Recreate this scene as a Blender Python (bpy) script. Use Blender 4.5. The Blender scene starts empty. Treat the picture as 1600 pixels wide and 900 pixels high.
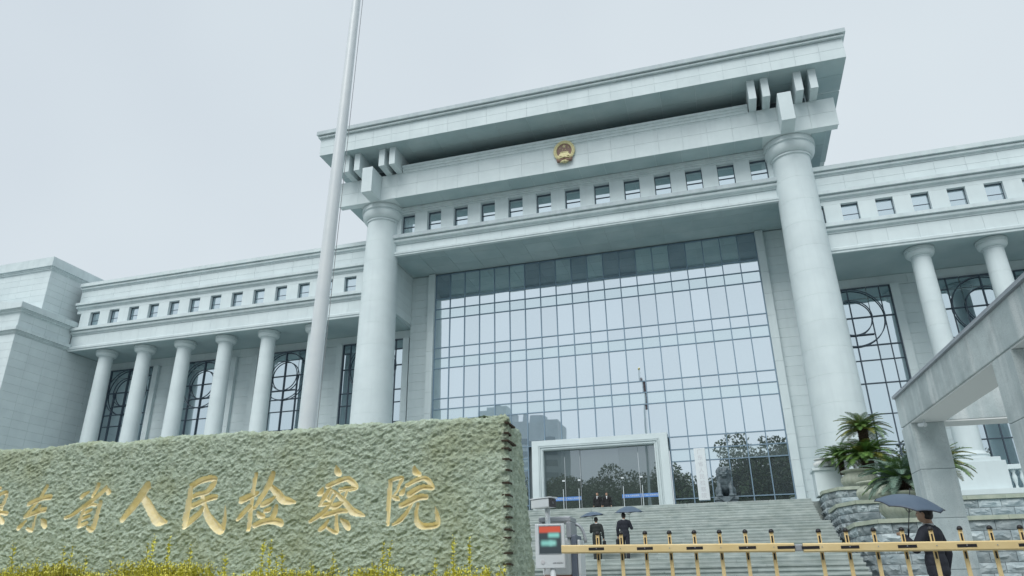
import bpy, bmesh, math, random
import numpy as np
from mathutils import Vector, Matrix, Euler

random.seed(7)
rng = np.random.default_rng(11)
R = math.radians
SC = bpy.context.scene
COL = SC.collection

# ------------------------------------------------------------------ camera
FOC = 1121.19                                   # focal length in pixels of a 1600 wide picture
CAM = np.array([8.141, -48.340, 0.75])
YAW, PITCH, ROLL = R(-16.1043), R(22.6945), R(-0.8195)
_f = np.array([math.sin(YAW) * math.cos(PITCH), math.cos(YAW) * math.cos(PITCH), math.sin(PITCH)])
_r = np.array([math.cos(YAW), -math.sin(YAW), 0.0])
_u = np.cross(_r, _f)
_r, _u = math.cos(ROLL) * _r + math.sin(ROLL) * _u, -math.sin(ROLL) * _r + math.cos(ROLL) * _u
cam_data = bpy.data.cameras.new("camera")
cam_data.sensor_width = 36.0
cam_data.lens = FOC / 1600 * 36.0
cam_data.clip_start = 0.05
cam_data.clip_end = 3000
cam = bpy.data.objects.new("camera", cam_data)
COL.objects.link(cam)
cam.matrix_world = Matrix(((_r[0], _u[0], -_f[0], CAM[0]), (_r[1], _u[1], -_f[1], CAM[1]),
                           (_r[2], _u[2], -_f[2], CAM[2]), (0, 0, 0, 1)))
SC.camera = cam

# ------------------------------------------------------------------ sky, sun, exposure
SUN_EL, SUN_AZ = R(50), R(193)                  # azimuth clockwise from +Y: behind the photographer
world = bpy.data.worlds.new("World")
SC.world = world
world.use_nodes = True
wn, wl = world.node_tree.nodes, world.node_tree.links
wn.clear()
w_out = wn.new("ShaderNodeOutputWorld")
w_bg = wn.new("ShaderNodeBackground")
w_sky = wn.new("ShaderNodeTexSky")
w_sky.sky_type = 'NISHITA'
w_sky.sun_disc = False
w_sky.sun_elevation = SUN_EL
w_sky.sun_rotation = SUN_AZ
w_sky.dust_density = 4.0
w_hs = wn.new("ShaderNodeHueSaturation")
w_hs.inputs['Saturation'].default_value = 0.25
w_hs.inputs['Value'].default_value = 0.10
wl.new(w_sky.outputs[0], w_hs.inputs['Color'])
w_tc = wn.new("ShaderNodeTexCoord")
w_no = wn.new("ShaderNodeTexNoise")
w_no.inputs['Scale'].default_value = 1.6
w_no.inputs['Detail'].default_value = 3
wl.new(w_tc.outputs['Generated'], w_no.inputs['Vector'])
w_rp = wn.new("ShaderNodeValToRGB")             # closed cloud deck, slightly uneven
w_rp.color_ramp.elements[0].position = 0.3
w_rp.color_ramp.elements[0].color = (0.61, 0.685, 0.755, 1)
w_rp.color_ramp.elements[1].position = 0.7
w_rp.color_ramp.elements[1].color = (0.705, 0.785, 0.835, 1)
wl.new(w_no.outputs['Fac'], w_rp.inputs[0])
w_mx = wn.new("ShaderNodeMixRGB")
w_mx.inputs[0].default_value = 0.88
wl.new(w_hs.outputs[0], w_mx.inputs[1])
wl.new(w_rp.outputs[0], w_mx.inputs[2])
wl.new(w_mx.outputs[0], w_bg.inputs['Color'])
w_bg.inputs['Strength'].default_value = 1.0
wl.new(w_bg.outputs[0], w_out.inputs['Surface'])

sun_data = bpy.data.lights.new("sun", 'SUN')
sun_data.energy = 1.9
sun_data.angle = R(35)
sun_data.color = (1.0, 0.985, 0.965)
sun = bpy.data.objects.new("sun", sun_data)
COL.objects.link(sun)
_to_sun = Vector((math.sin(SUN_AZ) * math.cos(SUN_EL), math.cos(SUN_AZ) * math.cos(SUN_EL), math.sin(SUN_EL)))
sun.rotation_euler = (-_to_sun).to_track_quat('-Z', 'Y').to_euler()
sun.location = _to_sun * 80

SC.view_settings.view_transform = 'Standard'
SC.view_settings.look = 'None'
SC.view_settings.exposure = 0.13
SC.view_settings.gamma = 1.0
SC.view_settings.use_curve_mapping = False
SC.render.engine = 'CYCLES'
SC.cycles.max_bounces = 6
SC.cycles.diffuse_bounces = 4
SC.cycles.glossy_bounces = 4
SC.cycles.transparent_max_bounces = 6

# ------------------------------------------------------------------ materials
MATS = {}
def new_mat(name):
    m = bpy.data.materials.new(name)
    m.use_nodes = True
    nt = m.node_tree
    b = nt.nodes["Principled BSDF"]
    MATS[name] = m
    return m, nt, b
def plain(name, col, rough=0.6, metal=0.0, spec=0.5):
    m, nt, b = new_mat(name)
    b.inputs['Base Color'].default_value = (*col, 1)
    b.inputs['Roughness'].default_value = rough
    b.inputs['Metallic'].default_value = metal
    b.inputs['Specular IOR Level'].default_value = spec
    return m
def noisy(name, c0, c1, scale=4.0, rough=0.7, bump=0.0, bump_scale=40.0, vary=0.0, streak=0.0, streak_col=(.2, .22, .2),
          detail=5, metal=0.0, dirt=0.0, dirt_col=(.1, .11, .09), speck=0.0, s_lo=.5, s_hi=.8):
    """two-tone stone or paint, with grain, piece-to-piece variation and rain streaks"""
    m, nt, b = new_mat(name)
    N, L = nt.nodes.new, nt.links.new
    geo = N("ShaderNodeNewGeometry")
    no = N("ShaderNodeTexNoise")
    no.inputs['Scale'].default_value = scale
    no.inputs['Detail'].default_value = detail
    L(geo.outputs['Position'], no.inputs['Vector'])
    rp = N("ShaderNodeValToRGB")
    rp.color_ramp.elements[0].position = 0.32
    rp.color_ramp.elements[1].position = 0.68
    rp.color_ramp.elements[0].color = (*c0, 1)
    rp.color_ramp.elements[1].color = (*c1, 1)
    L(no.outputs['Fac'], rp.inputs[0])
    col = rp.outputs[0]
    if vary:
        oi = N("ShaderNodeObjectInfo")
        mr = N("ShaderNodeMapRange")
        mr.inputs['To Min'].default_value = 1 - vary
        mr.inputs['To Max'].default_value = 1 + vary
        L(oi.outputs['Random'], mr.inputs['Value'])
        mu = N("ShaderNodeMixRGB"); mu.blend_type = 'MULTIPLY'; mu.inputs[0].default_value = 1
        L(col, mu.inputs[1]); L(mr.outputs[0], mu.inputs[2])
        col = mu.outputs[0]
    def overlay(col, fac_src, lo, hi, amount, oc):
        r2 = N("ShaderNodeMapRange")
        r2.inputs['From Min'].default_value = lo
        r2.inputs['From Max'].default_value = hi
        r2.inputs['To Max'].default_value = amount
        L(fac_src, r2.inputs['Value'])
        mm = N("ShaderNodeMixRGB")
        L(r2.outputs[0], mm.inputs[0]); L(col, mm.inputs[1])
        mm.inputs[2].default_value = (*oc, 1)
        return mm.outputs[0]
    if streak:
        mp = N("ShaderNodeMapping")
        mp.inputs['Scale'].default_value = (2.2, 2.2, 0.12)
        L(geo.outputs['Position'], mp.inputs['Vector'])
        n2 = N("ShaderNodeTexNoise"); n2.inputs['Scale'].default_value = 1.6; n2.inputs['Detail'].default_value = 6
        L(mp.outputs[0], n2.inputs['Vector'])
        col = overlay(col, n2.outputs['Fac'], s_lo, s_hi, streak, streak_col)
    if dirt:
        n3 = N("ShaderNodeTexNoise"); n3.inputs['Scale'].default_value = 0.9; n3.inputs['Detail'].default_value = 8
        n3.inputs['Roughness'].default_value = 0.7
        L(geo.outputs['Position'], n3.inputs['Vector'])
        col = overlay(col, n3.outputs['Fac'], 0.48, 0.72, dirt, dirt_col)
    if speck:
        n4 = N("ShaderNodeTexNoise"); n4.inputs['Scale'].default_value = 70; n4.inputs['Detail'].default_value = 2
        L(geo.outputs['Position'], n4.inputs['Vector'])
        col = overlay(col, n4.outputs['Fac'], 0.5, 0.7, speck, dirt_col)
    L(col, b.inputs['Base Color'])
    b.inputs['Roughness'].default_value = rough
    b.inputs['Metallic'].default_value = metal
    if bump:
        n5 = N("ShaderNodeTexNoise"); n5.inputs['Scale'].default_value = bump_scale; n5.inputs['Detail'].default_value = 5
        L(geo.outputs['Position'], n5.inputs['Vector'])
        bp = N("ShaderNodeBump"); bp.inputs['Strength'].default_value = bump; bp.inputs['Distance'].default_value = 0.02
        L(n5.outputs['Fac'], bp.inputs['Height'])
        L(bp.outputs[0], b.inputs['Normal'])
    return m
def glass(name, tint, refl, body, rough=0.012):
    """coated architectural glass: mirror share 'refl', the rest a dim room behind it"""
    m, nt, b = new_mat(name)
    N, L = nt.nodes.new, nt.links.new
    out = nt.nodes["Material Output"]
    gl = N("ShaderNodeBsdfGlossy"); gl.inputs['Color'].default_value = (*tint, 1); gl.inputs['Roughness'].default_value = rough
    b.inputs['Base Color'].default_value = (*body, 1); b.inputs['Roughness'].default_value = 0.5
    oi = N("ShaderNodeObjectInfo")
    mr = N("ShaderNodeMapRange"); mr.inputs['To Min'].default_value = refl - 0.035; mr.inputs['To Max'].default_value = refl + 0.035
    L(oi.outputs['Random'], mr.inputs['Value'])
    geo = N("ShaderNodeNewGeometry")
    no = N("ShaderNodeTexNoise"); no.inputs['Scale'].default_value = 0.55; no.inputs['Detail'].default_value = 1
    L(geo.outputs['Position'], no.inputs['Vector'])
    bp = N("ShaderNodeBump"); bp.inputs['Strength'].default_value = 0.05; bp.inputs['Distance'].default_value = 0.05
    L(no.outputs['Fac'], bp.inputs['Height']); L(bp.outputs[0], gl.inputs['Normal'])
    ms = N("ShaderNodeMixShader")
    L(mr.outputs[0], ms.inputs[0]); L(b.outputs[0], ms.inputs[1]); L(gl.outputs[0], ms.inputs[2])
    L(ms.outputs[0], out.inputs['Surface'])
    return m
STONE = noisy('white_granite', (.573, .658, .674), (.632, .718, .731), 0.8, .75, vary=.02, streak=.16, streak_col=(.42, .47, .49))
CORN = noisy('cornice_granite', (.532, .618, .635), (.615, .702, .715), 1.2, .75, vary=.02, streak=.25, streak_col=(.33, .39, .40), dirt=.22, dirt_col=(.36, .42, .42))
SOFF = noisy('soffit_stone', (.345, .455, .475), (.425, .525, .54), 0.5, .8, vary=.05, dirt=.15, dirt_col=(.30, .34, .36))  # teal shade under the eaves is tinted into this darker stone
LIP = noisy('weathered_lip', (.40, .475, .50), (.50, .575, .595), 1.4, .8, streak=.35, streak_col=(.29, .345, .36), dirt=.3, dirt_col=(.33, .39, .39))
JOINT = plain('dark_joint', (.45, .53, .55), .9)
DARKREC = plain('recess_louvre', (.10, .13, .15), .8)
FRAME = plain('window_frame_metal', (.20, .29, .37), .45, .3)
FRAMED = plain('window_frame_dark', (.085, .115, .15), .5, .2)  # lifted base colour stands in for haze over the dark frames
GLASS = glass('curtain_glass', (.86, .95, 1.0), .79, (.13, .17, .19))
GLASSK = glass('curtain_glass_dark', (.78, .86, .96), .60, (.05, .065, .08))
GLASSP = glass('spandrel_glass', (.84, .96, 1.0), .72, (.24, .31, .33))
GLASSW = glass('wing_glass', (.83, .95, 1.0), .72, (.05, .07, .09))
GLASSD = glass('door_glass', (.80, .90, .95), .30, (.035, .055, .05))
STEP = noisy('stair_granite', (.27, .325, .315), (.41, .46, .44), 2.2, .42, vary=.12, dirt=.45, dirt_col=(.20, .245, .21), speck=.2)
ROCK = noisy('rock_faced_stone', (.23, .29, .31), (.42, .48, .49), 3.0, .85, bump=.6, bump_scale=14, vary=.30, dirt=.4, dirt_col=(.11, .14, .15))
CAPST = noisy('planter_cap_stone', (.34, .395, .32), (.45, .49, .40), 3.0, .8, vary=.08, dirt=.4, dirt_col=(.19, .22, .16))
CONC = noisy('gate_concrete', (.39, .47, .485), (.57, .65, .655), 1.1, .8, bump=.15, bump_scale=60, vary=.05, streak=.8, streak_col=(.70, .75, .75), s_lo=.47, s_hi=.66, dirt=.65, dirt_col=(.24, .29, .30), speck=.4)
CONCS = plain('gate_soffit_pale', (.74, .78, .78), .7)  # lit paleness of the beam underside is put into this colour
METW = noisy('white_painted_metal', (.66, .72, .75), (.71, .765, .785), 3, .4)
METG = noisy('grey_metal', (.35, .39, .43), (.42, .45, .48), 4, .4, metal=.3)
ASPH = noisy('asphalt', (.045, .047, .05), (.07, .07, .072), 12, .85, bump=.3, bump_scale=120)
PAVE = noisy('paving', (.30, .32, .31), (.38, .40, .38), 1.0, .8, dirt=.3, dirt_col=(.2, .22, .2))
SOIL = noisy('soil', (.05, .04, .03), (.09, .07, .05), 8, .95)

# ------------------------------------------------------------------ mesh helpers
class MB:
    """collects shapes into one mesh"""
    def __init__(s): s.v, s.f, s.m = [], [], []
    def add(s, vs, fs, mi=0):
        o = len(s.v)
        s.v += [tuple(p) for p in vs]
        s.f += [tuple(i + o for i in q) for q in fs]
        s.m += [mi] * len(fs)
        return s
    def box(s, x0, x1, y0, y1, z0, z1, mi=0):
        vs = [(x, y, z) for z in (z0, z1) for y in (y0, y1) for x in (x0, x1)]
        return s.add(vs, [(0, 2, 3, 1), (4, 5, 7, 6), (0, 1, 5, 4), (2, 6, 7, 3), (0, 4, 6, 2), (1, 3, 7, 5)], mi)
    def bevbox(s, x0, x1, y0, y1, z0, z1, b=.01, mi=0):
        bm = bmesh.new()
        bmesh.ops.create_cube(bm, size=1, matrix=Matrix.Translation(((x0 + x1) / 2, (y0 + y1) / 2, (z0 + z1) / 2)) @ Matrix.Diagonal((x1 - x0, y1 - y0, z1 - z0, 1)))
        bmesh.ops.bevel(bm, geom=bm.edges[:], offset=b, segments=2, affect='EDGES', profile=.6)
        return s.bm(bm, mi)
    def bm(s, bm, mi=0):
        bm.verts.index_update()
        s.add([v.co[:] for v in bm.verts], [[v.index for v in f.verts] for f in bm.faces], mi)
        bm.free()
        return s
    def profx(s, prof, x0, x1, mi=0, sy=0.0):
        """profile [(y,z)] counter-clockwise seen from +X, swept along X"""
        n = len(prof)
        vs = [(x0, y, z) for y, z in prof] + [(x1, y + sy, z) for y, z in prof]
        fs = [(i, (i + 1) % n, n + (i + 1) % n, n + i) for i in range(n)] + [tuple(range(n))[::-1], tuple(range(n, 2 * n))]
        return s.add(vs, fs, mi)
    def profy(s, prof, y0, y1, mi=0):
        n = len(prof)
        vs = [(x, y0, z) for x, z in prof] + [(x, y1, z) for x, z in prof]
        fs = [(i, (i + 1) % n, n + (i + 1) % n, n + i) for i in range(n)] + [tuple(range(n))[::-1], tuple(range(n, 2 * n))]
        return s.add(vs, fs, mi)
    def lathe(s, prof, cx=0, cy=0, cz=0, seg=32, mi=0, cap=True):
        n = len(prof)
        vs, fs = [], []
        for r, z in prof:
            vs += [(cx + r * math.cos(2 * math.pi * i / seg), cy + r * math.sin(2 * math.pi * i / seg), cz + z) for i in range(seg)]
        for k in range(n - 1):
            fs += [(k * seg + i, k * seg + (i + 1) % seg, (k + 1) * seg + (i + 1) % seg, (k + 1) * seg + i) for i in range(seg)]
        if cap:
            fs += [tuple(range(seg))[::-1], tuple(range((n - 1) * seg, n * seg))]
        return s.add(vs, fs, mi)
    def tube(s, pts, rad, seg=8, mi=0, cap=True):
        pts = [Vector(p) for p in pts]
        if not hasattr(rad, '__len__'): rad = [rad] * len(pts)
        vs, fs = [], []
        for i, p in enumerate(pts):
            d = (pts[min(i + 1, len(pts) - 1)] - pts[max(i - 1, 0)]).normalized()
            a = d.cross(Vector((0, 0, 1)))
            if a.length < 1e-3: a = d.cross(Vector((0, 1, 0)))
            a.normalize(); b = d.cross(a)
            vs += [tuple(p + rad[i] * (math.cos(2 * math.pi * k / seg) * a + math.sin(2 * math.pi * k / seg) * b)) for k in range(seg)]
        for i in range(len(pts) - 1):
            fs += [(i * seg + k, i * seg + (k + 1) % seg, (i + 1) * seg + (k + 1) % seg, (i + 1) * seg + k) for k in range(seg)]
        if cap:
            fs += [tuple(range(seg))[::-1], tuple(range((len(pts) - 1) * seg, len(pts) * seg))]
        return s.add(vs, fs, mi)
    def ell(s, c, r, seg=14, rings=8, mi=0, rot=None):
        vs, fs = [], []
        M = rot or Matrix.Identity(3)
        for j in range(rings + 1):
            t = math.pi * j / rings
            for i in range(seg):
                p = 2 * math.pi * i / seg
                q = M @ Vector((r[0] * math.sin(t) * math.cos(p), r[1] * math.sin(t) * math.sin(p), r[2] * math.cos(t)))
                vs.append((c[0] + q.x, c[1] + q.y, c[2] + q.z))
        for j in range(rings):
            fs += [(j * seg + i, (j + 1) * seg + i, (j + 1) * seg + (i + 1) % seg, j * seg + (i + 1) % seg) for i in range(seg)]
        return s.add(vs, fs, mi)
    def mesh(s, name, mats, smooth=False):
        me = bpy.data.meshes.new(name)
        me.from_pydata(s.v, [], s.f)
        for m in (mats if isinstance(mats, (list, tuple)) else [mats]): me.materials.append(m)
        if len(set(s.m)) > 1: me.polygons.foreach_set('material_index', s.m)
        if smooth: me.polygons.foreach_set('use_smooth', [True] * len(me.polygons))
        me.update()
        return me
    def build(s, name, mats, parent=None, smooth=False, auto=False):
        o = link(name, s.mesh(name, mats, smooth), parent)
        if auto: autosmooth(o)
        return o
def autosmooth(o, ang=35):
    me = o.data
    bm = bmesh.new(); bm.from_mesh(me)
    bmesh.ops.remove_doubles(bm, verts=bm.verts[:], dist=1e-5)
    for f in bm.faces: f.smooth = True
    for e in bm.edges:
        if len(e.link_faces) == 2 and e.calc_face_angle(0) > R(ang): e.smooth = False
    bm.to_mesh(me); bm.free()
def link(name, data, parent=None, loc=None, rot=None):
    o = bpy.data.objects.new(name, data)
    COL.objects.link(o)
    if loc is not None: o.location = loc
    if rot is not None: o.rotation_euler = rot
    if parent is not None:
        o.parent = parent
        if parent.type == 'EMPTY' or True:
            o.matrix_parent_inverse = Matrix.Identity(4)
    return o
def tag(o, label=None, cat=None, group=None, kind=None):
    if label: o['label'] = label
    if cat: o['category'] = cat
    if group: o['group'] = group
    if kind: o['kind'] = kind
    return o
def thing(name, label, cat, loc=(0, 0, 0), rz=0.0, group=None):
    o = bpy.data.objects.new(name, None)
    o.empty_display_size = .2
    COL.objects.link(o)
    o.location = loc
    o.rotation_euler = (0, 0, rz)
    return tag(o, label, cat, group)
def mark_lip(o, ycut):
    o.data.materials.append(LIP)
    for p in o.data.polygons:
        if p.center.y < ycut and abs(p.normal.y) > .9: p.material_index = 1
    return o
_panel_cache = {}
def slab_mesh(w, h, t, mat, bev=.006):
    """one cladding slab lying in local XZ, its face toward -Y, arrises eased"""
    key = (round(w, 3), round(h, 3), round(t, 3), mat.name)
    if key not in _panel_cache:
        b = min(bev, w * .2, h * .2)
        vs = [(-w/2, t, -h/2), (w/2, t, -h/2), (w/2, t, h/2), (-w/2, t, h/2),
              (-w/2, b, -h/2), (w/2, b, -h/2), (w/2, b, h/2), (-w/2, b, h/2),
              (-w/2+b, 0, -h/2+b), (w/2-b, 0, -h/2+b), (w/2-b, 0, h/2-b), (-w/2+b, 0, h/2-b)]
        fs = [(0, 3, 2, 1), (8, 9, 10, 11)]
        for i in range(4):
            j = (i + 1) % 4
            fs += [(i, j, 4 + j, 4 + i), (4 + i, 4 + j, 8 + j, 8 + i)]
        _panel_cache[key] = MB().add(vs, fs).mesh('cladding_slab', mat)
    return _panel_cache[key]
def clad(parent, org, u, v, n, W, H, nu, nv, mat, name='wall_slab', t=.03, gap=.008, stag=False, skip=None):
    """rows of separate slabs on a wall: org = lower left corner, u/v unit axes, n outward normal"""
    u, v, n, org = Vector(u), Vector(v), Vector(n), Vector(org)
    rot = Matrix((u, -n, v)).transposed().to_4x4()
    pw, ph = W / nu, H / nv
    for j in range(nv):
        cuts = [i * pw for i in range(nu + 1)]
        if stag and j % 2: cuts = [0] + [(i + .5) * pw for i in range(nu)] + [W]
        for a, b in zip(cuts, cuts[1:]):
            if skip and skip((a + b) / 2, (j + .5) * ph): continue
            o = link(name, slab_mesh(b - a - gap, ph - gap, t, mat), parent)
            c = org + u * ((a + b) / 2) + v * ((j + .5) * ph) + n * t
            o.matrix_local = Matrix.Translation(c) @ rot
def pane_at(parent, x0, x1, z0, z1, y, mat, tilt=.12):
    o = link('pane', slab_mesh(x1 - x0, z1 - z0, .02, mat, .002), parent)
    o.matrix_local = Matrix.Translation(((x0 + x1) / 2, y, (z0 + z1) / 2)) @ Euler((R(random.uniform(-tilt, tilt)), 0, R(random.uniform(-tilt, tilt)))).to_matrix().to_4x4()
    return o

# ================================================================== the setting
tag(MB().box(-400, 400, -500, 300, -.6, 0).build('ground', PAVE), kind='structure')
tag(MB().box(-400, 400, -60, -42.6, -.5, .004).build('road', ASPH), kind='structure')
PLAT = 4.65

# ================================================================== central hall with giant portico
hall = thing('portico_hall', 'tall central hall of white stone with two giant columns and wide glass front', 'building')

def shaft_col(parent, x, y, z0, z1, r0, r1, rcap, hcap, ndrum, seg=48, base=True, hbase=.5):
    """giant column: dark core, stacked drums, ring-moulded capital and base as sub-parts"""
    H = z1 - z0
    zb = z0 + (hbase if base else 0)
    zc = z1 - hcap
    rad = lambda z: r0 + (r1 - r0) * ((z - zb) / (zc - zb)) ** 1.25
    core = MB().lathe([(r0 - .012, 0), (r1 - .012, zc - z0 + .1)], x, y, z0 + .01, 24).build('column', JOINT, parent)
    dz = (zc - zb) / ndrum
    for k in range(ndrum):
        a, b = zb + k * dz, zb + (k + 1) * dz
        n = 3
        prof = [(rad(a) - .006, a + .001), (rad(a), a + .007)] + [(rad(a + (b - a) * i / n), a + (b - a) * i / n) for i in range(1, n)] + [(rad(b), b - .007), (rad(b) - .006, b - .001)]
        MB().lathe(prof, x, y, 0, seg).build('drum', STONE, core, smooth=True, auto=True)
    q = hcap
    p = [(r1, zc), (r1 * 1.0, zc + .06 * q), (r1 + .07 * q, zc + .07 * q), (r1 + .07 * q, zc + .16 * q), (r1 + .03 * q, zc + .18 * q)]
    for i in range(9):
        t = i / 8
        p.append((r1 + .03 * q + (rcap * .965 - r1 - .03 * q) * math.sin(t * math.pi / 2), zc + q * (.18 + .44 * (1 - math.cos(t * math.pi / 2)) )))
    p += [(rcap * .93, zc + .66 * q), (rcap * .93, zc + .72 * q), (rcap, zc + .74 * q), (rcap, zc + 1.0 * q)]
    MB().lathe(p, x, y, 0, seg).build('capital', STONE, core, auto=True)
    if base:
        p = [(r0 * 1.32, z0), (r0 * 1.32, z0 + .3 * hbase)]
        for i in range(7):
            t = math.pi * (i / 6 - .5)
            p.append((r0 * 1.2 + .13 * r0 * math.cos(t), z0 + hbase * (.5 + .2 * math.sin(t))))
        p += [(r0 * 1.12, z0 + .78 * hbase), (r0 * 1.06, z0 + hbase)]
        MB().lathe(p, x, y, 0, seg).build('base', STONE, core, auto=True)
    return core
for sx in (-1, 1):
    shaft_col(hall, sx * 14.65, -4.45, PLAT, 27.44, 1.48, 1.17, 1.62, 1.25, 13, 64)

# --- glass front
MW = .055
rows = [23.61, 21.58, 20.74, 19.94, 17.60, 16.78, 15.99, 13.67, 12.88, 12.08, 9.75, 8.93, 8.16, 5.83, 4.70]
cw = MB()
for i in range(21):
    x = -12 + 1.2 * i
    cw.box(x - .032, x + .032, -.09, .05, 9.4 if -4.2 < x < 4.5 else 4.66, 23.60)
for k, z in enumerate(rows):
    for i in range(20):
        x = -12 + 1.2 * i
        if -4.3 < x + .6 < 4.5 and z < 9.4: continue
        cw.box(x + .033, x + 1.167, -.085, .045, z - .03, z + .03)
curtain = cw.build('curtain_wall', FRAME, hall)
for i in range(20):
    for a, b in zip(rows, rows[1:]):
        x = -12 + 1.2 * i
        if -4.3 < x + .6 < 4.5 and a < 9.8: continue
        pane_at(curtain, x + .033, x + 1.167, b + .03, a - .03, -.02, random.choice((GLASS, GLASSK, GLASSK, GLASSP)) if a > 23 else GLASSP if 0 < a - b < .83 and rows.index(a) % 3 == 2 else GLASS, .2)
# jambs, flank walls
MB().box(-14.1, -12.56, .06, 3, PLAT, 23.7).box(12.56, 14.1, .06, 3, PLAT, 23.7).box(-12.56, -4.4, .5, 3, PLAT, 23.7).box(4.7, 12.56, .5, 3, PLAT, 23.7).box(-4.4, 4.7, .5, 3, 9.4, 23.7).build('flank_wall', JOINT, hall)
for sx in (-1, 1):
    a, b = sorted((sx * 12.04, sx * 12.56))
    for k in range(12):
        z0 = PLAT + k * 1.585
        MB().bevbox(a, b, -.32, .3, z0 + .004, z0 + 1.581, .008).build('jamb_block', STONE, hall)
    clad(hall, (min(sx * 12.58, sx * 14.1), .06, PLAT), (1, 0, 0), (0, 0, 1), (0, -1, 0), 1.52, 19.02, 1, 29, STONE)
# return walls of the porch above the wing ceilings
for sx in (-1, 1):
    x = sx * 14.08
    MB().box(min(x, x + sx * .6), max(x, x + sx * .6), -4.3, .05, 19.75, 23.7).build('return_wall', JOINT, hall)
    clad(hall, (x, -4.2 if sx < 0 else .0, 19.75), (0, 1, 0) if sx < 0 else (0, -1, 0), (0, 0, 1), (1, 0, 0) if sx < 0 else (-1, 0, 0), 4.2, 3.94, 2, 6, STONE)

# --- lower entablature with small windows above
MB().box(-14.3, 14.3, -4.45, .3, 23.745, 25.02).build('entablature', JOINT, hall)
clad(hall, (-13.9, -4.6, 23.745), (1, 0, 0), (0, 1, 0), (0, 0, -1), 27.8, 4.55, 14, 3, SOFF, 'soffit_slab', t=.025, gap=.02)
MB().profx([(-4.44, 23.47), (-4.44, 23.80), (-4.62, 23.80), (-4.70, 23.745), (-4.76, 23.745), (-4.76, 23.60), (-4.71, 23.58), (-4.71, 23.47)][::-1], -13.95, 13.95).build('lip_moulding', CORN, hall)
clad(hall, (-13.9, -4.45, 23.81), (1, 0, 0), (0, 0, 1), (0, -1, 0), 27.8, .60, 16, 1, STONE, 'frieze_slab', t=.06)
MB().profx([(-4.44, 24.42), (-4.44, 25.12), (-4.95, 25.10), (-4.95, 24.83), (-4.72, 24.82), (-4.72, 24.76), (-4.80, 24.74), (-4.82, 24.66), (-4.79, 24.58), (-4.70, 24.54), (-4.60, 24.53), (-4.58, 24.42)][::-1], -14.0, 14.0).build('cornice', CORN, hall)
mark_lip([o for o in hall.children if o.name.startswith('cornice')][-1], -4.9)
MB().box(-14.2, 14.2, -4.0, 2, 25.05, 27.44).build('attic_wall', JOINT, hall)
for k in range(14):
    x0 = max(-13.9, -13.65 + 2.1 * k - 2.1 + .53 + .05) if k else -13.95
    x1 = -13.65 + 2.1 * (k + .5) - .53 + .1 - .0 if k < 13 else 13.95
    xa = -12.6 + 2.1 * (k - 1) + .57 if k else -13.95
    xb = -12.6 + 2.1 * k - .53 + .0 if k < 13 else 13.95
    MB().bevbox(xa, xb, -4.5, -3.98, 25.12, 26.95, .006).build('pier', STONE, hall)
MB().box(-13.95, 13.95, -4.5, -3.98, 26.955, 27.1).box(-13.95, 13.95, -4.62, -4.0, 27.105, 27.22).box(-13.95, 13.95, -4.7, -4.0, 27.225, 27.43).build('window_lintel', CORN, hall)
MB().box(-13.95, 13.95, -4.46, -4.0, 25.0, 25.25).build('window_ledge', CORN, hall)
for k in range(13):
    x = -12.58 + 2.1 * k
    w = MB().box(x - .55, x - .50, -4.16, -4.03, 25.26, 26.95).box(x + .50, x + .55, -4.16, -4.03, 25.26, 26.95).box(x - .5, x + .5, -4.16, -4.03, 26.88, 26.95).box(x - .5, x + .5, -4.15, -4.03, 25.96, 26.01).build('window', FRAMED, hall)
    pane_at(w, x - .5, x + .5, 26.01, 26.88, -4.1, GLASSW, .5)
    pane_at(w, x - .5, x + .5, 25.26, 25.96, -4.1, GLASSW, .5)

# --- upper beam with the emblem, side beams, brackets
MB().box(-17.55, 17.55, -6.15, -5.65, 27.47, 29.50).box(-16.9, 16.9, -5.64, 6, 27.475, 29.50).build('upper_beam', STONE, hall)
clad(hall, (-17.6, -6.15, 27.46), (1, 0, 0), (0, 0, 1), (0, -1, 0), 35.2, 2.07, 22, 2, STONE, 'beam_slab', t=.05)
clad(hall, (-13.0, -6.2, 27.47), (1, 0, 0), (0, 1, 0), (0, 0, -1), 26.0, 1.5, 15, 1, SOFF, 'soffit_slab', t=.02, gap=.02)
for sx in (-1, 1):
    clad(hall, (min(sx * 16.9, sx * 16.0), -5.6, 27.475), (1, 0, 0), (0, 1, 0), (0, 0, -1), .9, 9, 1, 6, SOFF, 'soffit_slab', t=.02, gap=.02)
MB().profx([(-5.8, 29.53), (-5.8, 30.0), (-6.46, 30.0), (-6.46, 29.84), (-6.36, 29.80), (-6.36, 29.66), (-6.28, 29.62), (-6.28, 29.46), (-6.215, 29.44), (-6.215, 29.36), (-6.19, 29.36)][::-1], -12.36, 12.36).build('cornice', CORN, hall)
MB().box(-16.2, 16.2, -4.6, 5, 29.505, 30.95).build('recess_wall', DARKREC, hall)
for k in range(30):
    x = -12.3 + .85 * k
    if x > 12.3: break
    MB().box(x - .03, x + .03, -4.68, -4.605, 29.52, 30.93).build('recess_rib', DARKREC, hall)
for sx in (-1, 1):
    for a, b in ((12.42, 12.88), (13.26, 13.72), (15.27, 15.73), (16.15, 16.60)):
        x0, x1 = sorted((sx * a, sx * b))
        MB().bevbox(x0, x1, -7.62, -5.2, 29.515, 30.96, .015).build('bracket', STONE, hall)
    x0, x1 = sorted((sx * 14.1, sx * 14.92))
    MB().bevbox(x0, x1, -7.75, -6.21, 27.44, 29.50, .015).build('bracket', STONE, hall)
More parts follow.
